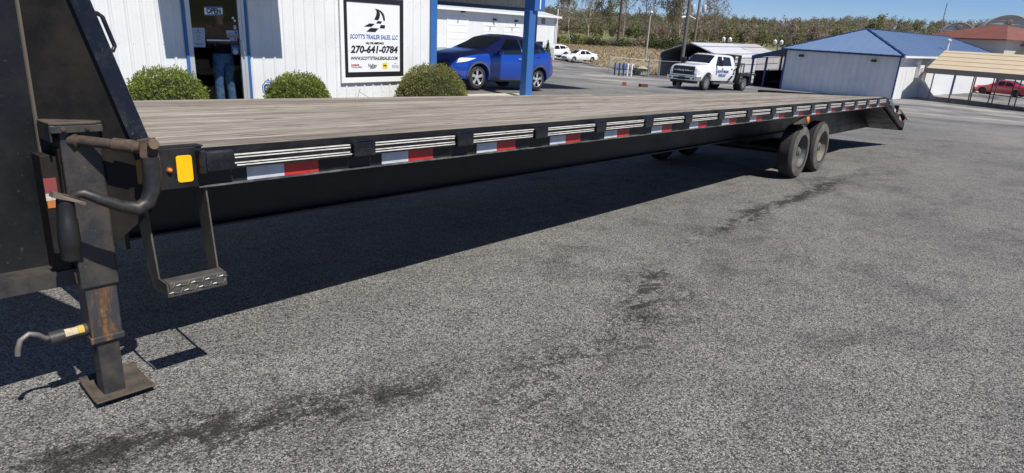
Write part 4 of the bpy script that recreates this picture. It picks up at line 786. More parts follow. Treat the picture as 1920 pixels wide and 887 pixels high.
    MB().box(4.8, 7.1, -1.2, 1.2, .96, 1.06).build('flatbed_deck', blackplastic, c.root, bevel=.01); MB().box(4.5, 7.0, -.45, .45, .55, .95).build('chassis', blackplastic, c.root)
    hr = MB().box(4.78, 4.86, -1.05, 1.05, 1.06, 1.35); 
    for y in (-.98, -.6, -.2, .2, .6, .98): hr.box(4.78, 4.88, y-.09, y+.09, 1.35, 2.08)
    hr.box(4.77, 4.87, -1.06, 1.06, 2.0, 2.1); hr.build('headache_rack', blackplastic, c.root, bevel=.01)
    for s in (-1, 1):
        y0, y1 = (-1.2, -.8) if s < 0 else (.8, 1.2); tb = MB().box(4.75, 5.2, y0, y1, .42, .955).build('tool_box', blackplastic, c.root, bevel=.02); MB().box(4.82, 5.12, s*1.205-.004, s*1.205+.004, .8, .86).build('latch_plate', chrome, c.root); MB().box(4.82, 5.12, s*1.205-.004, s*1.205+.004, .58, .68).build('latch_plate', chrome, c.root); MB().box(5.25, 6.25, y0, y1, .905, .955).build('rear_fender', blackplastic, c.root); MB().box(6.2, 6.24, y0, y1, .3, .9).build('mud_flap', blackplastic, c.root)
    for z in (1.5, 1.8): MB().box(4.765, 4.772, -1.0, 1.0, z, z+.05).build('rack_bar', blackplastic, c.root)
truck()

# ================================================================== background buildings
# --- white garage
ga = thing('white_garage', 'white metal garage with three overhead doors and grey base band', 'building', (61.2, 45.9, -2.05), R(9.06))
WL = -30
for k in range(20):
    x0 = -1.5*(k+1); m = MB().box(x0, x0+1.49, 0, .1, 1.45, 4.85); m.build('wall_panel', whitem, ga)
    if not any(a-1.2 < x0 < b for a, b in ((-20.5, -17.3), (-14.75, -12.5), (-11.0, -8.0), (-4.1, -2.6))): MB().box(x0, x0+1.49, -.01, .1, -.4, 1.45).build('base_panel', greyside, ga)
MB().box(WL, -20.5, -.005, .1, -.4, 1.45).build('base_band', greyside, ga); MB().box(-1.2, 0, -.015, .1, -.4, 1.45).build('base_band', greyside, ga)
MB().box(WL, 0, .12, .2, -.4, 1.45).build('rear_liner', whitem, ga)
MB().box(-.1, 0, .1, 14, -.4, 4.85).build('end_wall', whitem, ga); MB().box(WL, 0, 13.9, 14, -.4, 4.85).build('back_wall', whitem, ga)
m = MB(); m.add([(WL, -.5, 4.80), (.5, -.5, 4.80), (.5, 14.5, 4.80), (WL, 14.5, 4.80), (WL, 7, 7.0), (-5.5, 7, 7.0), (WL, -.5, 4.9), (.5, -.5, 4.9), (.5, 14.5, 4.9), (WL, 14.5, 4.9)], [(0, 1, 2, 3), (6, 7, 5, 4), (7, 8, 5), (8, 9, 4, 5), (0, 6, 7, 1), (1, 7, 8, 2), (2, 8, 9, 3), (0, 3, 9, 4, 6)]); m.build('roof', P('pale_roof', (.50,.53,.55), .45), ga)
MB().box(WL, .55, -.58, -.5, 4.74, 4.93).build('gutter', whitet, ga); MB().tube([(.35, -.5, 4.75), (.0, -.12, 4.4), (.02, -.1, -.2)], .06, 6).build('downspout', whitet, ga)
for a, b, h in ((-20.4, -17.4, 4.05), (-14.6, -12.45, 3.5), (-10.85, -8.0, 3.5)):
    d = MB().box(a-.15, a, -.06, .1, -.3, h+.15).box(b, b+.15, -.06, .1, -.3, h+.15).box(a, b, -.06, .1, h, h+.15).build('door_surround', whitet, ga)
    n = 7
    for k in range(n): MB().box(a, b, -.03, .06, -.3+(h+.3)*k/n+.015, -.3+(h+.3)*(k+1)/n-.015).build('door_section', whitet, ga)
    MB().box(a, b, .06, .09, -.3, h).build('door_backing', greyside, ga)
    MB().box((a+b)/2+.5, (a+b)/2+.75, -.35, -.02, h+.55, h+.75).build('flood_light', blackplastic, ga); MB().box((a+b)/2-.1, (a+b)/2+.1, -.05, -.035, h-.4, h-.05).build('door_tag', greyside, ga)
MB().box(-4.05, -2.65, -.03, .11, -.3, 2.1).build('entry_door', inkblack, ga); MB().box(-3.2, -2.45, -.05, -.012, 4.05, 4.6).build('small_sign', inkblack, ga); MB().box(-3.1, -2.55, -.06, -.05, 4.17, 4.48).build('sign_face', palepap, ga); MB().box(-3.0, -2.65, -.066, -.06, 4.25, 4.40).build('sign_mark', inkgrey, ga)
cf = thing('potted_conifer', 'small dark conifer standing against the grey garage wall', 'shrub', (59.1, 45.1, g(59.1, 45.1)))
def cloud(n, fn, size, rng_, up=.3):
    c = np.array([fn() for _ in range(n)]) if callable(fn) else np.asarray(fn); a = rng_.normal(size=(n, 3)); a /= np.linalg.norm(a, axis=1)[:, None]; b = rng_.normal(size=(n, 3)); b -= a*(a*b).sum(1)[:, None]; b /= np.linalg.norm(b, axis=1)[:, None]
    s = (size*rng_.uniform(.6, 1.4, n))[:, None]; V = np.stack([c-a*s, c+b*s*.55, c+a*s, c-b*s*.55], 1).reshape(-1, 3); F_ = np.arange(4*n).reshape(n, 4); return V, F_
def cone_pt(h, r):
    z = random.random()**1.3; t = random.random()*2*math.pi; q = r*(1-z)*math.sqrt(random.uniform(.3, 1)); return (q*math.cos(t), q*math.sin(t), .2+z*h)
V, F_ = cloud(500, lambda: cone_pt(1.9, .5), .1, rng); obj('foliage', npmesh('foliage', V, F_), leafdark, cf); MB().tube([(0, 0, -.1), (0, 0, 1.9)], [.06, .01], 6).build('stem', bark, cf)
# --- blue roofed building
bb = thing('blue_roof_building', 'long white metal building with blue hip roof behind the trailer end', 'building', (53.8, 8.06, -2.17), R(-6))
BL, BW, BH = 31, 8.5, 3.15
for k in range(17):
    y0 = .5*k; m = MB().box(.0, .05, y0, y0+.5, -.5, BH); m.prism([(0, y0+.20, -.5), (-.055, y0+.23, -.5), (-.055, y0+.27, -.5), (0, y0+.30, -.5)], (0, 0, BH+.5)); m.build('rib_panel', whitem, bb)
for k in range(31):
    x0 = k
    if 6 <= k <= 6: continue
    MB().box(x0+.055, x0+1.045, 0, .05, -.5, BH).build('wall_panel', whitem, bb)
MB().box(6.055, 7.045, 0, .05, 2.35, BH).build('wall_panel', whitem, bb); MB().box(6.055, 7.045, .35, .4, -.5, 2.35).build('recessed_door', P('cream_door', (.55,.53,.47), .5), bb); MB().box(7.045, 7.08, .02, .4, -.5, 2.35).build('door_reveal', whitet, bb)
MB().box(-.075, .06, -.07, .0, -.5, BH).build('corner_trim', blued, bb); MB().box(-.07, .06, BW, BW+.12, -.5, BH).build('corner_trim', blued, bb); MB().box(15.3, 15.6, -.05, 0, -.5, BH).build('panel_joint', blued, bb)
MB().box(4.1, 5.1, -.28, 0, 1.55, 2.5).build('window_hood', whitet, bb); MB().box(4.25, 4.95, -.3, -.28, 1.75, 2.3).build('window_pane', galvd, bb); MB().box(1.3, 1.32, -.006, 0, -.3, 2.0).build('door_seam', greyside, bb); MB().box(2.1, 2.12, -.006, 0, -.3, 2.0).build('door_seam', greyside, bb)
MB().prism([(5.9, .0, -.5), (5.9, -1.55, -.5), (5.9, -1.5, -.1), (5.9, 0, 1.35)], (.12, 0, 0)).build('wing_wall', whitem, bb)
ov = .35; rz0 = BH-.02; A_ = [(-ov, -ov, rz0), (BL+ov, -ov, rz0), (BL+ov, BW+ov, rz0), (-ov, BW+ov, rz0)]; ap1 = (4.3, BW/2, 4.95); ap2 = (BL-4.3, BW/2, 4.95)
def roofplane(name, q, mat, seams, th_=.06):
    MB().prism(q, (0, 0, th_)).build(name, mat, bb)
for nm, q in (('roof_slope', [A_[0], A_[1], ap2, ap1]), ('roof_slope', [A_[2], A_[3], ap1, ap2]), ('roof_hip', [A_[3], A_[0], ap1]), ('roof_hip', [A_[1], A_[2], ap2])):
    MB().prism(q, (0, 0, .06)).build(nm, blueroof, bb)
    e0_, e1_ = Vector(q[0]), Vector(q[1]); t0_, t1_ = (Vector(q[3]), Vector(q[2])) if len(q) == 4 else (Vector(q[2]), Vector(q[2])); L_ = (e1_-e0_).length; n = int(L_/.75); ee = (e1_-e0_).normalized()
    for k in range(1, n):
        p = e0_+(e1_-e0_)*k/n; s_ = k/n*L_; lt = (t0_-e0_).dot(ee); rt = (t1_-e0_).dot(ee); up_ = (t0_-e0_)-ee*lt
        f = 1.0 if lt <= s_ <= rt else (s_/lt if s_ < lt else (L_-s_)/(L_-rt)); b_ = p+up_*f*.985; MB().bar(p+Vector((0, 0, .075)), b_+Vector((0, 0, .075)), .05, .03).build('roof_seam', blueroof, bb)
for q in ((A_[0], ap1), (A_[3], ap1), (ap1, ap2), (A_[1], ap2)): MB().bar(Vector(q[0])+Vector((0, 0, .10)), Vector(q[1])+Vector((0, 0, .10)), .16, .05).build('ridge_cap', blued, bb)
MB().box(-ov-.08, -ov, -ov, BW+ov, rz0-.08, rz0+.05).build('eave_trim', blued, bb); MB().box(-ov, BL+ov, -ov-.10, -ov, rz0-.10, rz0+.03).build('gutter', whitet, bb); MB().tube([(.0, -ov-.05, rz0-.1), (.05, -.3, rz0-.35), (.06, -.12, rz0-.5)], .05, 6).build('downspout', whitet, bb)
for y in (1.7, 7.2): MB().box(-.3, -.06, y-.16, y+.16, BH-.55, BH-.38).build('wall_light', blackplastic, bb)
MB().tube([(14, .8, 3.3), (14, .8, 4.45)], .12, 8).lathe((14, .8, 4.45), (0, 0, 1), [(.2, 0), (.2, .12), (0, .22)], 10).build('vent_pipe', galv, bb)
# --- lean-to shed with stored trailers
ls = thing('lean_to_shed', 'dark open lean-to with blue fascia against the blue roofed building', 'shed', (53.8, 8.06, -2.17), R(-6))
MB().prism([(-.3, 8.75, 3.08), (-.3, 11.3, 2.42), (-.3, 11.3, 2.36), (-.3, 8.75, 3.0)], (14, 0, 0)).build('roof', P('shed_roof', (.3,.32,.34), .5), ls); MB().prism([(-.34, 8.75, 3.10), (-.34, 11.35, 2.44), (-.34, 11.35, 2.10), (-.34, 8.75, 2.76)], (.05, 0, 0)).build('fascia', blued, ls)
for x, y in ((-.2, 11.2), (-.2, 10.0), (5, 11.2), (10, 11.2)): MB().box(x, x+.14, y, y+.14, -.6, 2.4).build('post', blued, ls)
MB().box(7.0, 7.1, 8.7, 11.3, -.6, 1.55).build('rear_wall', darkroom, ls); MB().box(.5, 7, 11.22, 11.3, -.6, 1.2).build('added_dark_side', darkroom, ls)  # dark panels added so the open shed reads dark inside
def utility_trailer(name, label, loc, rz, L=2.6, W_=1.4, wall=.5, mat=dirtyblack, cargo=None):
    t = thing(name, label, 'trailer', loc, R(rz)); m = MB().box(0, L, -W_/2, W_/2, .42, .50); m.build('bed', mat, t)
    for x in (0, L-.05):
        for y in (-W_/2, W_/2-.05): MB().box(x, x+.05, y, y+.05, .5, .5+wall).build('stake', mat, t)
    for z in (.5+wall*.5, .5+wall):
        for y in (-W_/2, W_/2-.04): MB().box(0, L, y, y+.04, z-.04, z).build('side_bar', mat, t)
    MB().tube([(0, -.4, .45), (-1.0, 0, .45)], .04, 6).build('drawbar', mat, t); MB().tube([(0, .4, .45), (-1.0, 0, .45)], .04, 6).build('drawbar', mat, t)
    for y in (-W_/2-.17, W_/2+.03): MB().lathe((L*.55, y, .30), (0, 1, 0), [(.15, 0), (.28, .0), (.30, .03), (.30, .13), (.28, .16), (.15, .16)], 18).build('tyre', rubber, t, smooth=40)
    if cargo: cargo(t)
    return t
lsx = Matrix.Translation((53.8, 8.06, 0))@Matrix.Rotation(R(-6), 4, 'Z')
for i, (x, y, lab, wl) in enumerate(((1.0, 9.6, 'dark high-sided trailer under the lean-to, nearer the building', 1.0), (5.5, 10.3, 'dark low trailer deeper under the lean-to', .7))):
    p = lsx@Vector((x, y, 0)); utility_trailer('stored_trailer', lab, (p.x, p.y, g(p.x, p.y)), -6, 3.4, 1.6, wl)
def buggy(t):
    for x in (.2, 1.2):
        for y in (-.5, .46): MB().box(x, x+.04, y, y+.04, .5, 1.7).build('cage_post', blackplastic, t)
    MB().box(.2, 1.24, -.5, .5, 1.66, 1.72).build('cage_roof', blackplastic, t); MB().box(.5, .95, -.45, .45, .5, .85).build('seat', palepap, t); MB().box(-.5, .2, -.45, .45, .55, .95).build('cargo_box', whitet, t)
utility_trailer('buggy_trailer', 'small cage-framed buggy on a trailer just left of the lean-to', (53.9, 20.4, g(53.9, 20.4)), 8, 1.8, 1.3, .35, cargo=buggy)
# --- grey metal carport
mc = thing('metal_carport', 'grey metal carport with rounded eaves and dark open end behind the truck', 'carport', (55.75, 25.75, -2.2), R(4))
prof = [(-2.85, -.3), (-2.85, .5), (-2.85, 1.3), (-2.85, 1.95), (-2.74, 2.15), (-2.5, 2.27), (-1.7, 2.58), (-.9, 2.87), (0, 3.15), (.9, 2.87), (1.7, 2.58), (2.5, 2.27), (2.74, 2.15), (2.85, 1.95), (2.85, 1.65), (2.85, 1.35), (2.85, 1.05), (2.85, .75), (2.85, .45), (2.85, .1), (2.85, -.3)]
for i, ((ya, za), (yb, zb)) in enumerate(zip(prof[:-1], prof[1:])):
    for x0, x1 in ((0, 10.9), (11.0, 19)):
        nv = Vector((0, -(zb-za), yb-ya)).normalized()*(.02+.05*(i % 2)); ga_ = .05; Ya, Za, Yb, Zb = ya+(yb-ya)*ga_, za+(zb-za)*ga_, yb-(yb-ya)*ga_, zb-(zb-za)*ga_; MB().prism([(x0, Ya, Za), (x0, Yb, Zb), (x1, Yb, Zb), (x1, Ya, Za)], nv).build('metal_panel', galv if x0 == 0 or i > 8 else galvd, mc)
MB().tube([(10.95, y, z+.05) for y, z in prof], .05, 4).build('joint_trim', greyside, mc)
lm_ = MB(); npf = len(prof); lm_.add([(x, y*.985, z-.03) for x in (.02, 18.9) for y, z in prof], [(i, i+1, npf+i+1, npf+i) for i in range(npf-1)]); lm_.build('dark_gap_backing', P('groove_dark', (.16,.17,.18), .7), mc)  # dark sheet added behind the panels so their gaps read as dark grooves
MB().tube([(0, y*.995, z) for y, z in prof], .05, 6).build('end_frame', galvpost, mc)
MB().box(18.9, 19, -2.8, 2.8, -.3, 2.2).build('rear_wall', galvd, mc)
# --- chain link fence and gear
fn = thing('chain_fence', 'chain-link fence with galvanised posts around the jack display', 'fence', (49.2, 30.1, g(49.2, 30.1)))
FP = [(49.2, 30.1), (50.4, 28.75), (51.6, 27.4), (52.15, 26.6), (53.2, 24.7), (53.35, 24.45), (54.5, 22.0), (55.3, 20.2)]
fl = lambda x, y, z: (x-49.2, y-30.1, z-g(49.2, 30.1))
for i, (x, y) in enumerate(FP): MB().tube([fl(x, y, g(x, y)-.2), fl(x, y, g(x, y)+(1.75 if i not in (2, 4, 5) else 1.95))], .04 if i != 2 else .07, 8).build('post', galvpost, fn)
wires = MB()
for (xa, ya), (xb, yb) in zip(FP[:-1], FP[1:]):
    MB().tube([fl(xa, ya, g(xa, ya)+1.5), fl(xb, yb, g(xb, yb)+1.5)], .028, 6).build('top_rail', galvpost, fn); L_ = math.hypot(xb-xa, yb-ya); n = int(L_/.16)
    for k in range(-8, n):
        for s in (1, -1):
            t0 = max(0, k/n); t1 = min(1, (k+8)/n); 
            if t1 <= t0: continue
            z0 = (t0*n-k)/8*1.45; z1 = (t1*n-k)/8*1.45
            if s < 0: z0, z1 = 1.45-z0, 1.45-z1
            wires.tube([fl(xa+(xb-xa)*t0, ya+(yb-ya)*t0, g(xa, ya)+.05+z0), fl(xa+(xb-xa)*t1, ya+(yb-ya)*t1, g(xa, ya)+.05+z1)], .0035, 3, False)
wo = wires.build('link_mesh', galvpost, fn); wo['kind'] = 'stuff'
def disp_jack(x, y, top, lab):
    t = thing('display_jack', lab, 'jack', (x, y, g(x, y)), 0, 'trailer jacks on display'); MB().box(-.05, .05, -.05, .05, 0, .95).build('tube', top if top is not bluem else blued, t); MB().box(-.07, .07, -.07, .07, .6, 1.12).build('head', top, t, bevel=.02); MB().tube([(0, 0, 1.0), (.15, -.18, 1.02), (.18, -.2, .8)], .022, 6).build('crank', top, t); MB().box(-.14, .14, -.14, .14, 0, .03).build('foot', galvpost, t)
for (x, y), top, lab in (((47.9, 28.6), bluem, 'blue jack standing nearest the fence corner post'), ((48.3, 28.4), bluem, 'blue jack in the middle of the display row'), ((48.75, 28.25), bluem, 'blue jack next to the white jacks'), ((49.15, 28.1), whitet, 'shorter white jack beside the last blue jack'), ((49.5, 27.9), whitet, 'tall white jack at the right of the display row')): disp_jack(x, y, top, lab)
def tarp(t): MB().lathe((1.8, 0, .5), (0, 0, 1), [(.5, 0), (.55, .12), (.35, .3), (0, .36)], 10).build('tarp', palepap, t, smooth=60)
utility_trailer('small_trailer', 'small black trailer with pale bundle parked behind the chain fence', (51.4, 30.0, g(51.4, 30.0)), -50, 2.4, 1.2, .3, cargo=tarp)
# --- tan carport
tc = thing('tan_carport', 'tan metal carport on thin posts in front of the blue roofed building', 'carport', (56.3, 6.1, -2.12), R(-96))
for k in range(7):
    x = 1.33*k
    for y in (0, 5.6): MB().box(x-.035, x+.035, y-.035, y+.035, -.5, 2.2 if y == 0 else 2.3).build('post', P('post_brown', (.16,.14,.12), .6) if (k == 0 and y == 0) else bpy.data.materials['post_brown'], tc)
for k in range(9):
    f0, f1 = k/9, (k+1)/9
    for s in (0, 1):
        ya, yb = -.45+3.35*f0, -.45+3.35*f1; za, zb = 2.30+1.28*f0, 2.30+1.28*f1
        if s: ya, yb = 5.8-ya-0, 5.8-yb
        MB().prism([(-.45, ya, za), (9.6, ya, za), (9.6, yb, zb+.0), (-.45, yb, zb)], (0, 0, .03+.03*(k % 2 == 0))).build('roof_panel', tanroof, tc)
MB().box(-.45, 9.6, -.48, -.45, 1.98, 2.36).build('front_fascia', tandark, tc); MB().box(-.45, 9.6, 6.25, 6.28, 1.98, 2.36).build('rear_fascia', tandark, tc)
MB().prism([(-.45, -.45, 2.0), (-.45, 6.25, 2.0), (-.45, 6.25, 2.3), (-.45, 2.9, 3.55), (-.45, -.45, 2.3)], (.03, 0, 0)).build('gable_end', tandark, tc)
# --- cream house with red roofs
hs = thing('red_roof_house', 'cream house with rusty red metal hip roof beyond the tan carport', 'house', (113.4, 17.8, -1.6), R(-134.2))
MB().box(0, 16, 0, 10, -1, 4.6).build('wall', stucco, hs); hA = [(-.6, -.6, 4.6), (16.6, -.6, 4.6), (16.6, 10.6, 4.6), (-.6, 10.6, 4.6)]; h1 = (7.0, 5, 6.5); h2 = (9.6, 5, 6.5)
for q in ([hA[0], hA[1], h2, h1], [hA[2], hA[3], h1, h2], [hA[3], hA[0], h1], [hA[1], hA[2], h2]): MB().prism(q, (0, 0, .12)).build('roof_slope', redroof, hs)
for k in range(1, 30):
    x = -.6+17.2*k/30; f = min(1, (x+.6)/7.6 if x < 7 else (16.6-x)/7.0 if x > 9.6 else 1); MB().bar((x, -.6, 4.74), (x, -.6+5.6*f*.98, 4.74+1.9*f*.98), .09, .09).build('roof_seam', redroof, hs)
MB().box(8.3, 10.6, -.05, .0, 1.7, 3.5).build('window', windowd, hs); MB().box(10.7, 11.9, -.12, -.06, 1.3, 3.55).build('shutter', whitet, hs); MB().box(8.8, 10.4, -.5, 0, 3.6, 3.85).build('awning', galvd, hs)
for x in (4.6, 6.0): MB().box(x, x+.06, -.1, -.04, 2.2, 4.55).build('wall_pipe', galvd, hs)
MB().box(16.02, 20.5, 2.5, 8, -1, 4.0).build('wing_wall', creamy, hs); MB().prism([(15.7, 1.9, 4.0), (21, 1.9, 4.0), (21, 5, 4.9), (15.7, 5, 4.9)], (0, 0, .12)).build('wing_roof', redroof, hs)
MB().prism([(10.5, -5.2, 1.55), (23, -5.2, 1.55), (23, -1.5, 2.6), (11.8, -1.5, 2.6)], (0, 0, .12)).build('porch_roof', redroof, hs); MB().box(11, 23, -4.9, -.2, -1, 1.5).build('porch_wall', stucco, hs); MB().box(14.4, 15.4, -4.4, -3.4, 1.9, 2.5).build('roof_unit', galvd, hs)
MB().box(-3.5, 1.5, 4, 10, 3.4, 5.2).build('rear_block', whitet, hs); MB().box(-4.1, -3.5, 4.2, 4.8, 4.4, 5.4).build('chimney', P('brown_brick', (.14,.07,.05), .8), hs)
def barn(name, label, loc, rz, r, base):
    t = thing(name, label, 'barn', loc, R(rz)); pts = [(0, r*math.cos(a), base+r*1.08*math.sin(a)) for a in np.linspace(0, math.pi, 25)]
    MB().prism([(0, -r, -2)]+[(0, r, -2)][:0]+[(0, p[1], p[2]) for p in pts[::-1]]+[(0, r, -2)], (.15, 0, 0)).build('end_wall', galvd, t)
    m = MB(); n = len(pts); m.add([(x, p[1]*1.02, base+(p[2]-base)*1.02) for x in (-.2, 9) for p in pts], [(i, i+1, n+i+1, n+i) for i in range(n-1)]); o = m.build('arched_roof', galvd, t, smooth=60); q = o.modifiers.new('t', 'SOLIDIFY'); q.thickness = .1
    for k in range(7): MB().box(-.06, -.01, -r*math.cos(math.asin(min(.98, k/7.5))), r*math.cos(math.asin(min(.98, k/7.5))), base+r*1.08*k/7.5, base+r*1.08*k/7.5+.06).build('siding_board', galv, t)
    MB().lathe((-.08, 0, base+r*.82), (-1, 0, 0), [(.5, 0), (.5, .06), (.3, .1)], 14).build('round_vent', P('vent_grey', (.22,.2,.2), .6) if 'vent_grey' not in bpy.data.materials else bpy.data.materials['vent_grey'], t)
barn('arched_barn', 'tall grey round-roofed barn at the right edge of the picture', (142, 10.2, -1), 12, 4.3, 4.0); barn('small_arched_barn', 'lower pale round-roofed barn peeking over the red roof', (142.6, 17.4, -1), 12, 2.9, 4.1)
# --- poles, lamps, wires
def pole(name, label, x, y, top, r, mat, extra=None, base=None):
    z = g(x, y) if base is None else base; t = thing(name, label, 'pole', (x, y, z)); MB().tube([(0, 0, -.5), (0, 0, (top-z)*.5), (0, 0, top-z)], [r, r*.88, r*.75], 10).build('shaft', mat, t, smooth=60)
    if extra: extra(t, top-z)
    return t
pole('utility_pole', 'dark leaning-looking utility pole rising in front of the grey carport', 53.7, 25.3, 9.5, .17, P('dark_grey_pole', (.13,.125,.12), .9))
def trans(t, h):
    for s in (-1, 1): MB().lathe((s*.55, -s*.6, 5.9), (0, 0, 1), [(.28, 0), (.32, .05), (.32, 1.0), (.25, 1.12), (0, 1.15)], 14).build('transformer', insul, t, smooth=40)
    MB().tube([(0, 0, 4.9), (-.9, .95, 5.45), (-1.3, 1.4, 5.3)], .05, 6).build('lamp_arm', galv, t); MB().lathe((-1.35, 1.45, 5.2), (-.4, .4, -.15), [(.1, -.2), (.2, .1), (.15, .4), (0, .45)], 10).build('lamp_head', galv, t, smooth=50)
    MB().box(-.08, .08, -1.2, 1.2, h-.9, h-.75).build('crossarm', woodpole, t); MB().tube([(.16, 0, -.2), (.16, 0, 4.5)], .11, 8).build('pale_conduit', globe, t, smooth=60)
pole('transformer_pole', 'utility pole with two transformers and a street lamp arm', 91.3, 42.9, 8.6, .2, woodpole, trans)
pole('brown_pole', 'tall dark brown utility pole among the bare trees', 96.6, 59.6, 9.5, .24, P('red_brown_pole', (.09,.06,.05), .9))
def yardlamp(t, h): MB().lathe((-.05, -.15, h-.4), (0, -.3, -1), [(.08, -.2), (.22, 0), (.2, .12), (0, .2)], 10).build('yard_light', globe, t, smooth=50); MB().tube([(0, 0, h-.2), (-.1, -.4, h-.05), (-.6, .5, h)], .03, 5).build('bracket', galvpost, t)
pole('grey_pole', 'pale weathered pole with a yard light at the field edge', 81.1, 44.9, 4.75, .14, woodpale, yardlamp)
pole('white_post', 'thin white post standing behind the white crossover', 66.5, 49.7, 3.9, .09, globe, base=None)
pole('antenna_mast', 'thin dark mast rising behind the red roof', 118.5, 16.3, 8.2, .07, woodpole, base=1.0)
def lamps(x, y, h, lab):
    z = g(x, y); t = thing('lamp_post', lab, 'street lamp', (x, y, z), R(-50)); MB().tube([(0, 0, -.3), (0, 0, h)], [.09, .06], 8).build('shaft', greenp, t); MB().box(-.5, .5, -.03, .03, h-.05, h+.02).build('arm', greenp, t)
    for s in (-.42, .42): MB().lathe((s, 0, h+.02), (0, 0, 1), [(.10, 0), (.20, .12), (.24, .5), (.1, .6), (0, .7)], 10).build('lantern', globe, t, smooth=50)
lamps(84.0, 34.7, 2.75, 'twin lantern lamp post just behind the grey carport roof'); lamps(88.4, 29.5, 2.65, 'twin lantern lamp post between the grey carport and the lean-to')
def wire(lab, pts, r=.022): tag(MB().tube(pts, r, 4).build('power_line', galvpost), lab, 'cable')
wire('service cable sagging from the garage eave past the brown pole to the right', [(61.6, 45.6, 2.75), (79, 52.6, 3.15), (96.5, 59.4, 4.05), (98.5, 53, 3.3), (101, 46, 2.85), (105.9, 34.35, 2.7), (117.7, 20.3, 2.6)], .014)
wire('thin overhead cable leaving the transformer pole to the left', [(91.3, 42.9, 8.0), (88, 52, 7.4), (86, 66, 8.8)], .015)
# --- small things on the yard
brickm = P('orange_brick', (.32,.11,.05), .9); tag(MB().box(-.17, .17, -.1, .1, 0, .16).build('loose_brick', brickm, bevel=.01, xf=Matrix.Translation((26.1, 14.1, g(26.1, 14.1)))@Matrix.Rotation(.5, 4, 'Z')), 'orange brick lying on the yard left of the truck', 'brick')
tag(MB().box(-.22, .22, -.1, .1, 0, .14).build('dark_brick', P('dark_brick', (.10,.035,.025), .9), bevel=.01, xf=Matrix.Translation((27.4, 13.8, g(27.4, 13.8)))@Matrix.Rotation(-.4, 4, 'Z')), 'dark brown brick lying on the yard nearest the truck', 'brick')
tag(MB().prism([(-.2, -.13, 0), (.2, -.13, 0), (.05, -.13, .42), (-.05, -.13, .42)], (0, .26, 0)).build('wheel_chock', palepap, xf=Matrix.Translation((33.6, 15.2, g(33.6, 15.2)))), 'pale wedge chock behind the front wheel of the truck', 'chock')

# ================================================================== planting
def bush(name, label, x, y, rx, ry, h, mat, seed, n=15000):
    rg = np.random.default_rng(seed); random.seed(seed); z = g(x, y)-.02; t = thing(name, label, 'bush', (x, y, z)); lob = [(rg.uniform(0, 6.28), rg.uniform(.15, 1.2), rg.uniform(.05, .13)) for _ in range(26)]
    def rad(th, ph):
        f = 1.0
        for a, b, k in lob[:9]: f += .022*np.sin(th*(2+9*b)+a)*np.cos(ph*(2+14*k*9)+a*2)
        return f*.97
    th = rg.uniform(0, 2*np.pi, n); sp = rg.uniform(0, 1, n); ph = np.arcsin(sp); rr = np.array([rad(a, b) for a, b in zip(th, ph)])*(1-rg.exponential(.05, n))*rg.uniform(.97, 1.035, n); c = np.stack([rx*rr*np.cos(ph)**.75*np.cos(th), ry*rr*np.cos(ph)**.75*np.sin(th), h*rr*np.sin(ph)*1.02+.02], 1)
    nn = c/np.array([rx, ry, h]); a = rg.normal(size=(n, 3))*.7+nn*.8+np.array([0, 0, .35]); a /= np.linalg.norm(a, axis=1)[:, None]; b = rg.normal(size=(n, 3)); b -= a*(a*b).sum(1)[:, None]; b /= np.linalg.norm(b, axis=1)[:, None]
    s = rg.uniform(.014, .03, n)[:, None]; V = np.stack([c-a*s*.5, c+b*s*.42, c+a*s*1.2, c-b*s*.42], 1).reshape(-1, 3); obj('foliage', npmesh('foliage', V, np.arange(4*n).reshape(n, 4)), mat, t)
    MB().lathe((0, 0, 0), (0, 0, 1), [(.86, 0), (.88, .2), (.80, .5), (.6, .72), (.3, .84), (0, .86)], 20).build('dark_core', corebush, t, xf=Matrix.Diagonal((rx, ry, h, 1)))  # solid dark core; the bush's inner shade is put into its colour
bush('round_bush', 'rounded green bush left of the office door', 2.81, 8.2, .70, .62, .97, leafgreen, 3); bush('round_bush', 'low green bush between the door and the company sign', 5.14, 8.2, .67, .6, .84, leafgreen, 4); bush('round_bush', 'olive green bush at the office corner below the sign', 8.40, 8.15, .93, .68, .98, leafolive, 5, 18000)
# security sign and bent wire
ys = thing('security_sign', 'blue octagonal security yard sign at the left of the low bush', 'sign', (4.72, 8.5, g(4.72, 8.5)))
oc = lambda r, y, dy: MB().prism([(r*math.cos(R(22.5+45*k)), y, .55+r*1.15*math.sin(R(22.5+45*k))) for k in range(8)], (0, dy, 0))
oc(.135, 0, .012).build('panel', inkblue, ys); oc(.122, -.002, .001).build('white_border', paper, ys); oc(.112, -.004, .001).build('blue_face', inkblue, ys); MB().box(-.1, .1, -.006, -.0045, .50, .59).build('white_band', inkblue, ys); text('ADT', .12, paper, ys, Matrix.Translation((0, -.007, .545))@Matrix.Rotation(R(90), 4, 'X'), bold=.005, ext=.001, width=.17)
MB().box(-.07, .07, -.006, -.0045, .635, .65).build('stripe', paper, ys); MB().box(-.07, .07, -.006, -.0045, .44, .455).build('stripe', paper, ys); MB().tube([(0, .015, -.1), (0, .015, .72)], .012, 6).build('stake', blackplastic, ys)
tag(MB().tube([(6.68, 8.55, -.25), (6.70, 8.55, .05), (6.74, 8.55, .19), (6.77, 8.55, .22), (6.76, 8.55, .25), (6.73, 8.55, .24), (6.74, 8.55, .19), (6.90, 8.55, .10), (7.06, 8.55, .02), (7.12, 8.55, .05), (7.16, 8.55, -.2)], .004, 5).build('bent_wire', inkgrey), 'thin bent wire sticking up in front of the wall below the sign', 'wire')

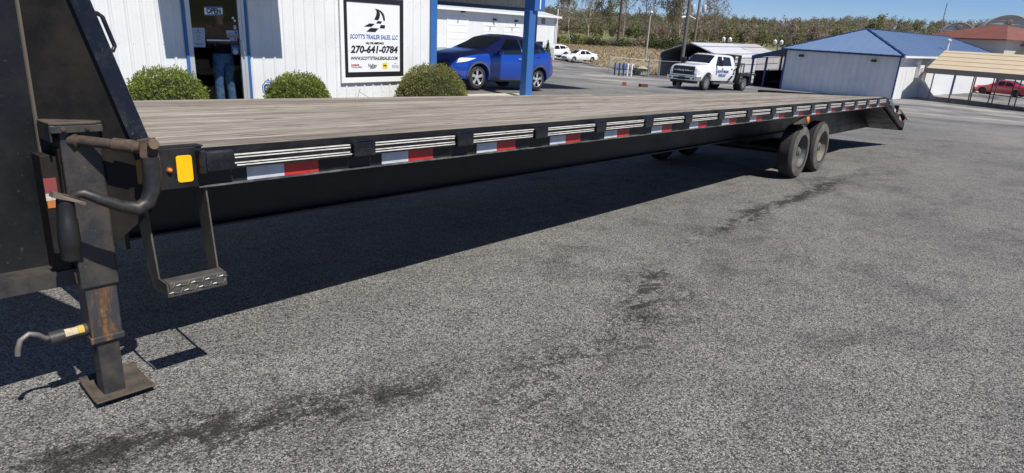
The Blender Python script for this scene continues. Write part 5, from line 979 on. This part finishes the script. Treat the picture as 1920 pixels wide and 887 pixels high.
# --- trees
def branch_tree(name, label, x, y, h, seed, leaf=None, leafn=0, leafs=.16, spread=.55, group='bare trees beyond the field', low=.25):
    random.seed(seed); rg = np.random.default_rng(seed); t = thing(name, label, 'tree', (x, y, g(x, y)), group=None); tips = []; tk = MB(); lm = MB()
    def grow(p, d, L, r, lev):
        n = 3; pts = [p]
        for i in range(n):
            d = (d+Vector((random.gauss(0, .10), random.gauss(0, .10), .05))).normalized(); p = p+d*L/n; pts.append(p)
        (tk if lev == 0 else lm).tube(pts, [r*(1-.5*i/n) for i in range(n+1)], 6 if lev == 0 else 3, False)
        if lev >= 2: tips.extend(pts[1:])
        if lev < 4:
            k = {0: 9, 1: 5, 2: 4, 3: 3}[lev]
            for i in range(k):
                f = (low+(1-low)*(i+.6)/k) if lev == 0 else (.3+.7*(i+.5)/k); q = pts[0].lerp(pts[-1], f) if lev else pts[min(n, int(f*n))].lerp(pts[min(n, int(f*n)+1)], f*n-int(f*n))
                a = random.random()*6.283; sd = Vector((math.cos(a), math.sin(a), 0)); nd = (d*(1-spread)+sd*spread*random.uniform(.7, 1.2)+Vector((0, 0, .35))).normalized(); grow(q, nd, L*(.46 if lev == 0 else .58)*random.uniform(.75, 1.15), max(r*.42, .018), lev+1)
    grow(Vector((0, 0, -.2)), Vector((random.gauss(0, .04), random.gauss(0, .04), 1)), h*.78, h*.010, 0)
    tk.build('trunk', bark, t, smooth=60); lm.build('limbs', bark, t)
    if leafn and tips:
        tp = np.array([tips[i] for i in rg.integers(0, len(tips), leafn)])+rg.normal(size=(leafn, 3))*.28; it = iter(tp); V, F_ = cloud(leafn, lambda: next(it), leafs, rg); obj('crown', npmesh('crown', V, F_), leaf, t)
    return t
for i, (x, y, h, lf, ln, lab) in enumerate(((88, 66, 11, leaftwig, 900, 'bare tree standing just right of the garage roof'), (92, 66.5, 12, leafspring, 1300, 'bare tree with first green leaves right of the white post'), (97, 66, 14, leaftwig, 700, 'tall pale bare tree above the white sedan'), (101, 65.5, 9.5, leafspring, 2200, 'small leafy spring tree left of the brown pole'), (105, 64, 12.5, leaftwig, 800, 'bare tree directly behind the brown pole'), (107, 60.5, 12, leaftwig, 700, 'thin bare tree right of the brown pole'), (108, 56.5, 10.5, leafwood, 2000, 'dense olive tree behind the pale pole'), (111, 55.5, 12.5, leafspring, 1800, 'budding tree right of the pale pole'), (119, 54, 9, leaftwig, 900, 'low brown tree between the pale pole and the dark utility pole'))): branch_tree('budding_tree', lab, x, y, h, 40+i, lf, ln)
for i, (x, y, h, lf, lab) in enumerate(((135, 40, 4.8, leaftwig, 'small bare tree above the left of the blue roof'), (139, 37.5, 5.2, leafspring, 'small pale budding tree above the blue roof edge'), (150, 50, 6, leaftwig, 'small bare tree beyond the grey carport'), (152, 33, 6.3, leafspring, 'yellow green tree standing above the blue roof ridge'))): branch_tree('small_tree', lab, x, y, h, 70+i, lf, 900 if i < 3 else 2600, .2)
# shrubs along the field edge
rs = np.random.default_rng(5); vari = []
for k in range(4):
    c = rs.normal(size=(700, 3)); c /= np.linalg.norm(c, axis=1)[:, None]; c *= rs.uniform(.5, 1.05, (700, 1)); c[:, 2] = np.abs(c[:, 2]); it = iter(c); V, F_ = cloud(700, lambda: next(it), .10, rs); me = npmesh('shrub_foliage', V, F_); me.materials.append((leafdark, leafolive, leafdark, leaftwig)[k]); vari.append(me)
stemm = MB().tube([(0, 0, -.2), (.05, 0, .6)], [.05, .02], 5).mesh('shrub_stem'); stemm.materials.append(bark)
for k in range(26):
    th = R(38.5-.62*k+rs.uniform(-.2, .2)); r0 = 113+rs.uniform(-4, 6); x, y = CAMX+r0*math.cos(th), CAMY+r0*math.sin(th)
    t = thing('field_shrub', 'scrubby shrub in the hedgerow along the far edge of the brown field', 'shrub', (x, y, g(x, y)-.1), rs.uniform(0, 6), 'shrubs in the hedgerow'); t.scale = (rs.uniform(1.2, 2.4), rs.uniform(1.2, 2.0), rs.uniform(1.1, 2.3)); obj('foliage', vari[int(rs.integers(0, 4))], None, t); obj('stem', stemm, None, t)
# dry grass on the field
n = 22000; th = rs.uniform(R(21), R(42), n); rl = np.array([rlot(a) for a in th]); rr = np.sqrt(rs.uniform((rl+.6)**2, 113**2)); x = CAMX+rr*np.cos(th); y = CAMY+rr*np.sin(th); z = gnp(x, y); h = rs.uniform(.08, .32, n); a = rs.uniform(0, 6.28, n); wd = rs.uniform(.04, .12, n)
V = np.stack([np.stack([x-np.cos(a)*wd, y-np.sin(a)*wd, z-.03], 1), np.stack([x+np.cos(a)*wd, y+np.sin(a)*wd, z-.03], 1), np.stack([x+rs.normal(size=n)*.15, y+rs.normal(size=n)*.15, z+h], 1)], 1).reshape(-1, 3)
o = obj('dry_field_grass', npmesh('dry_field_grass', V, np.arange(3*n).reshape(n, 3)), drygrass); tag(o, 'dry brown grass covering the field behind the cars', 'grass'); o['kind'] = 'stuff'
# distant wood
rf = np.random.default_rng(21); VV = []; MI = []; NT = 3600; per = 150
for k in range(NT):
    th = R(rf.uniform(-22, 62)); r0 = 285+rf.uniform(0, 1)**1.1*330; x, y = CAMX+r0*math.cos(th), CAMY+r0*math.sin(th); h = rf.uniform(6.0, 10.0)*(1+.12*math.sin(th*31)); w_ = h*rf.uniform(.22, .36); kind = rf.choice(4, p=[.20, .52, .06, .22])
    c = rf.normal(size=(per, 3)); c /= np.linalg.norm(c, axis=1)[:, None]; c *= rf.uniform(.35, 1.0, (per, 1)); c = c*np.array([w_, w_, h*.46])+np.array([x, y, h*.52]); V, F_ = cloud(per, c, .46 if kind != 1 else .40, rf); V[:, 2] += 0; VV.append((V, kind, x, y))
    MI += [kind]*per
zb = gnp(np.array([q[2] for q in VV]), np.array([q[3] for q in VV])); V = np.concatenate([q[0]+np.array([0, 0, zz]) for q, zz in zip(VV, zb)]); me = npmesh('distant_wood', V, np.arange(len(V)).reshape(-1, 4))
for mm in (leafspring, leaftwig, leafdark, leafwood): me.materials.append(mm)
me.polygons.foreach_set('material_index', np.array(MI, np.int32)); o = obj('distant_wood', me, None); tag(o, 'brown and green wood along the skyline', 'wood'); o['kind'] = 'stuff'
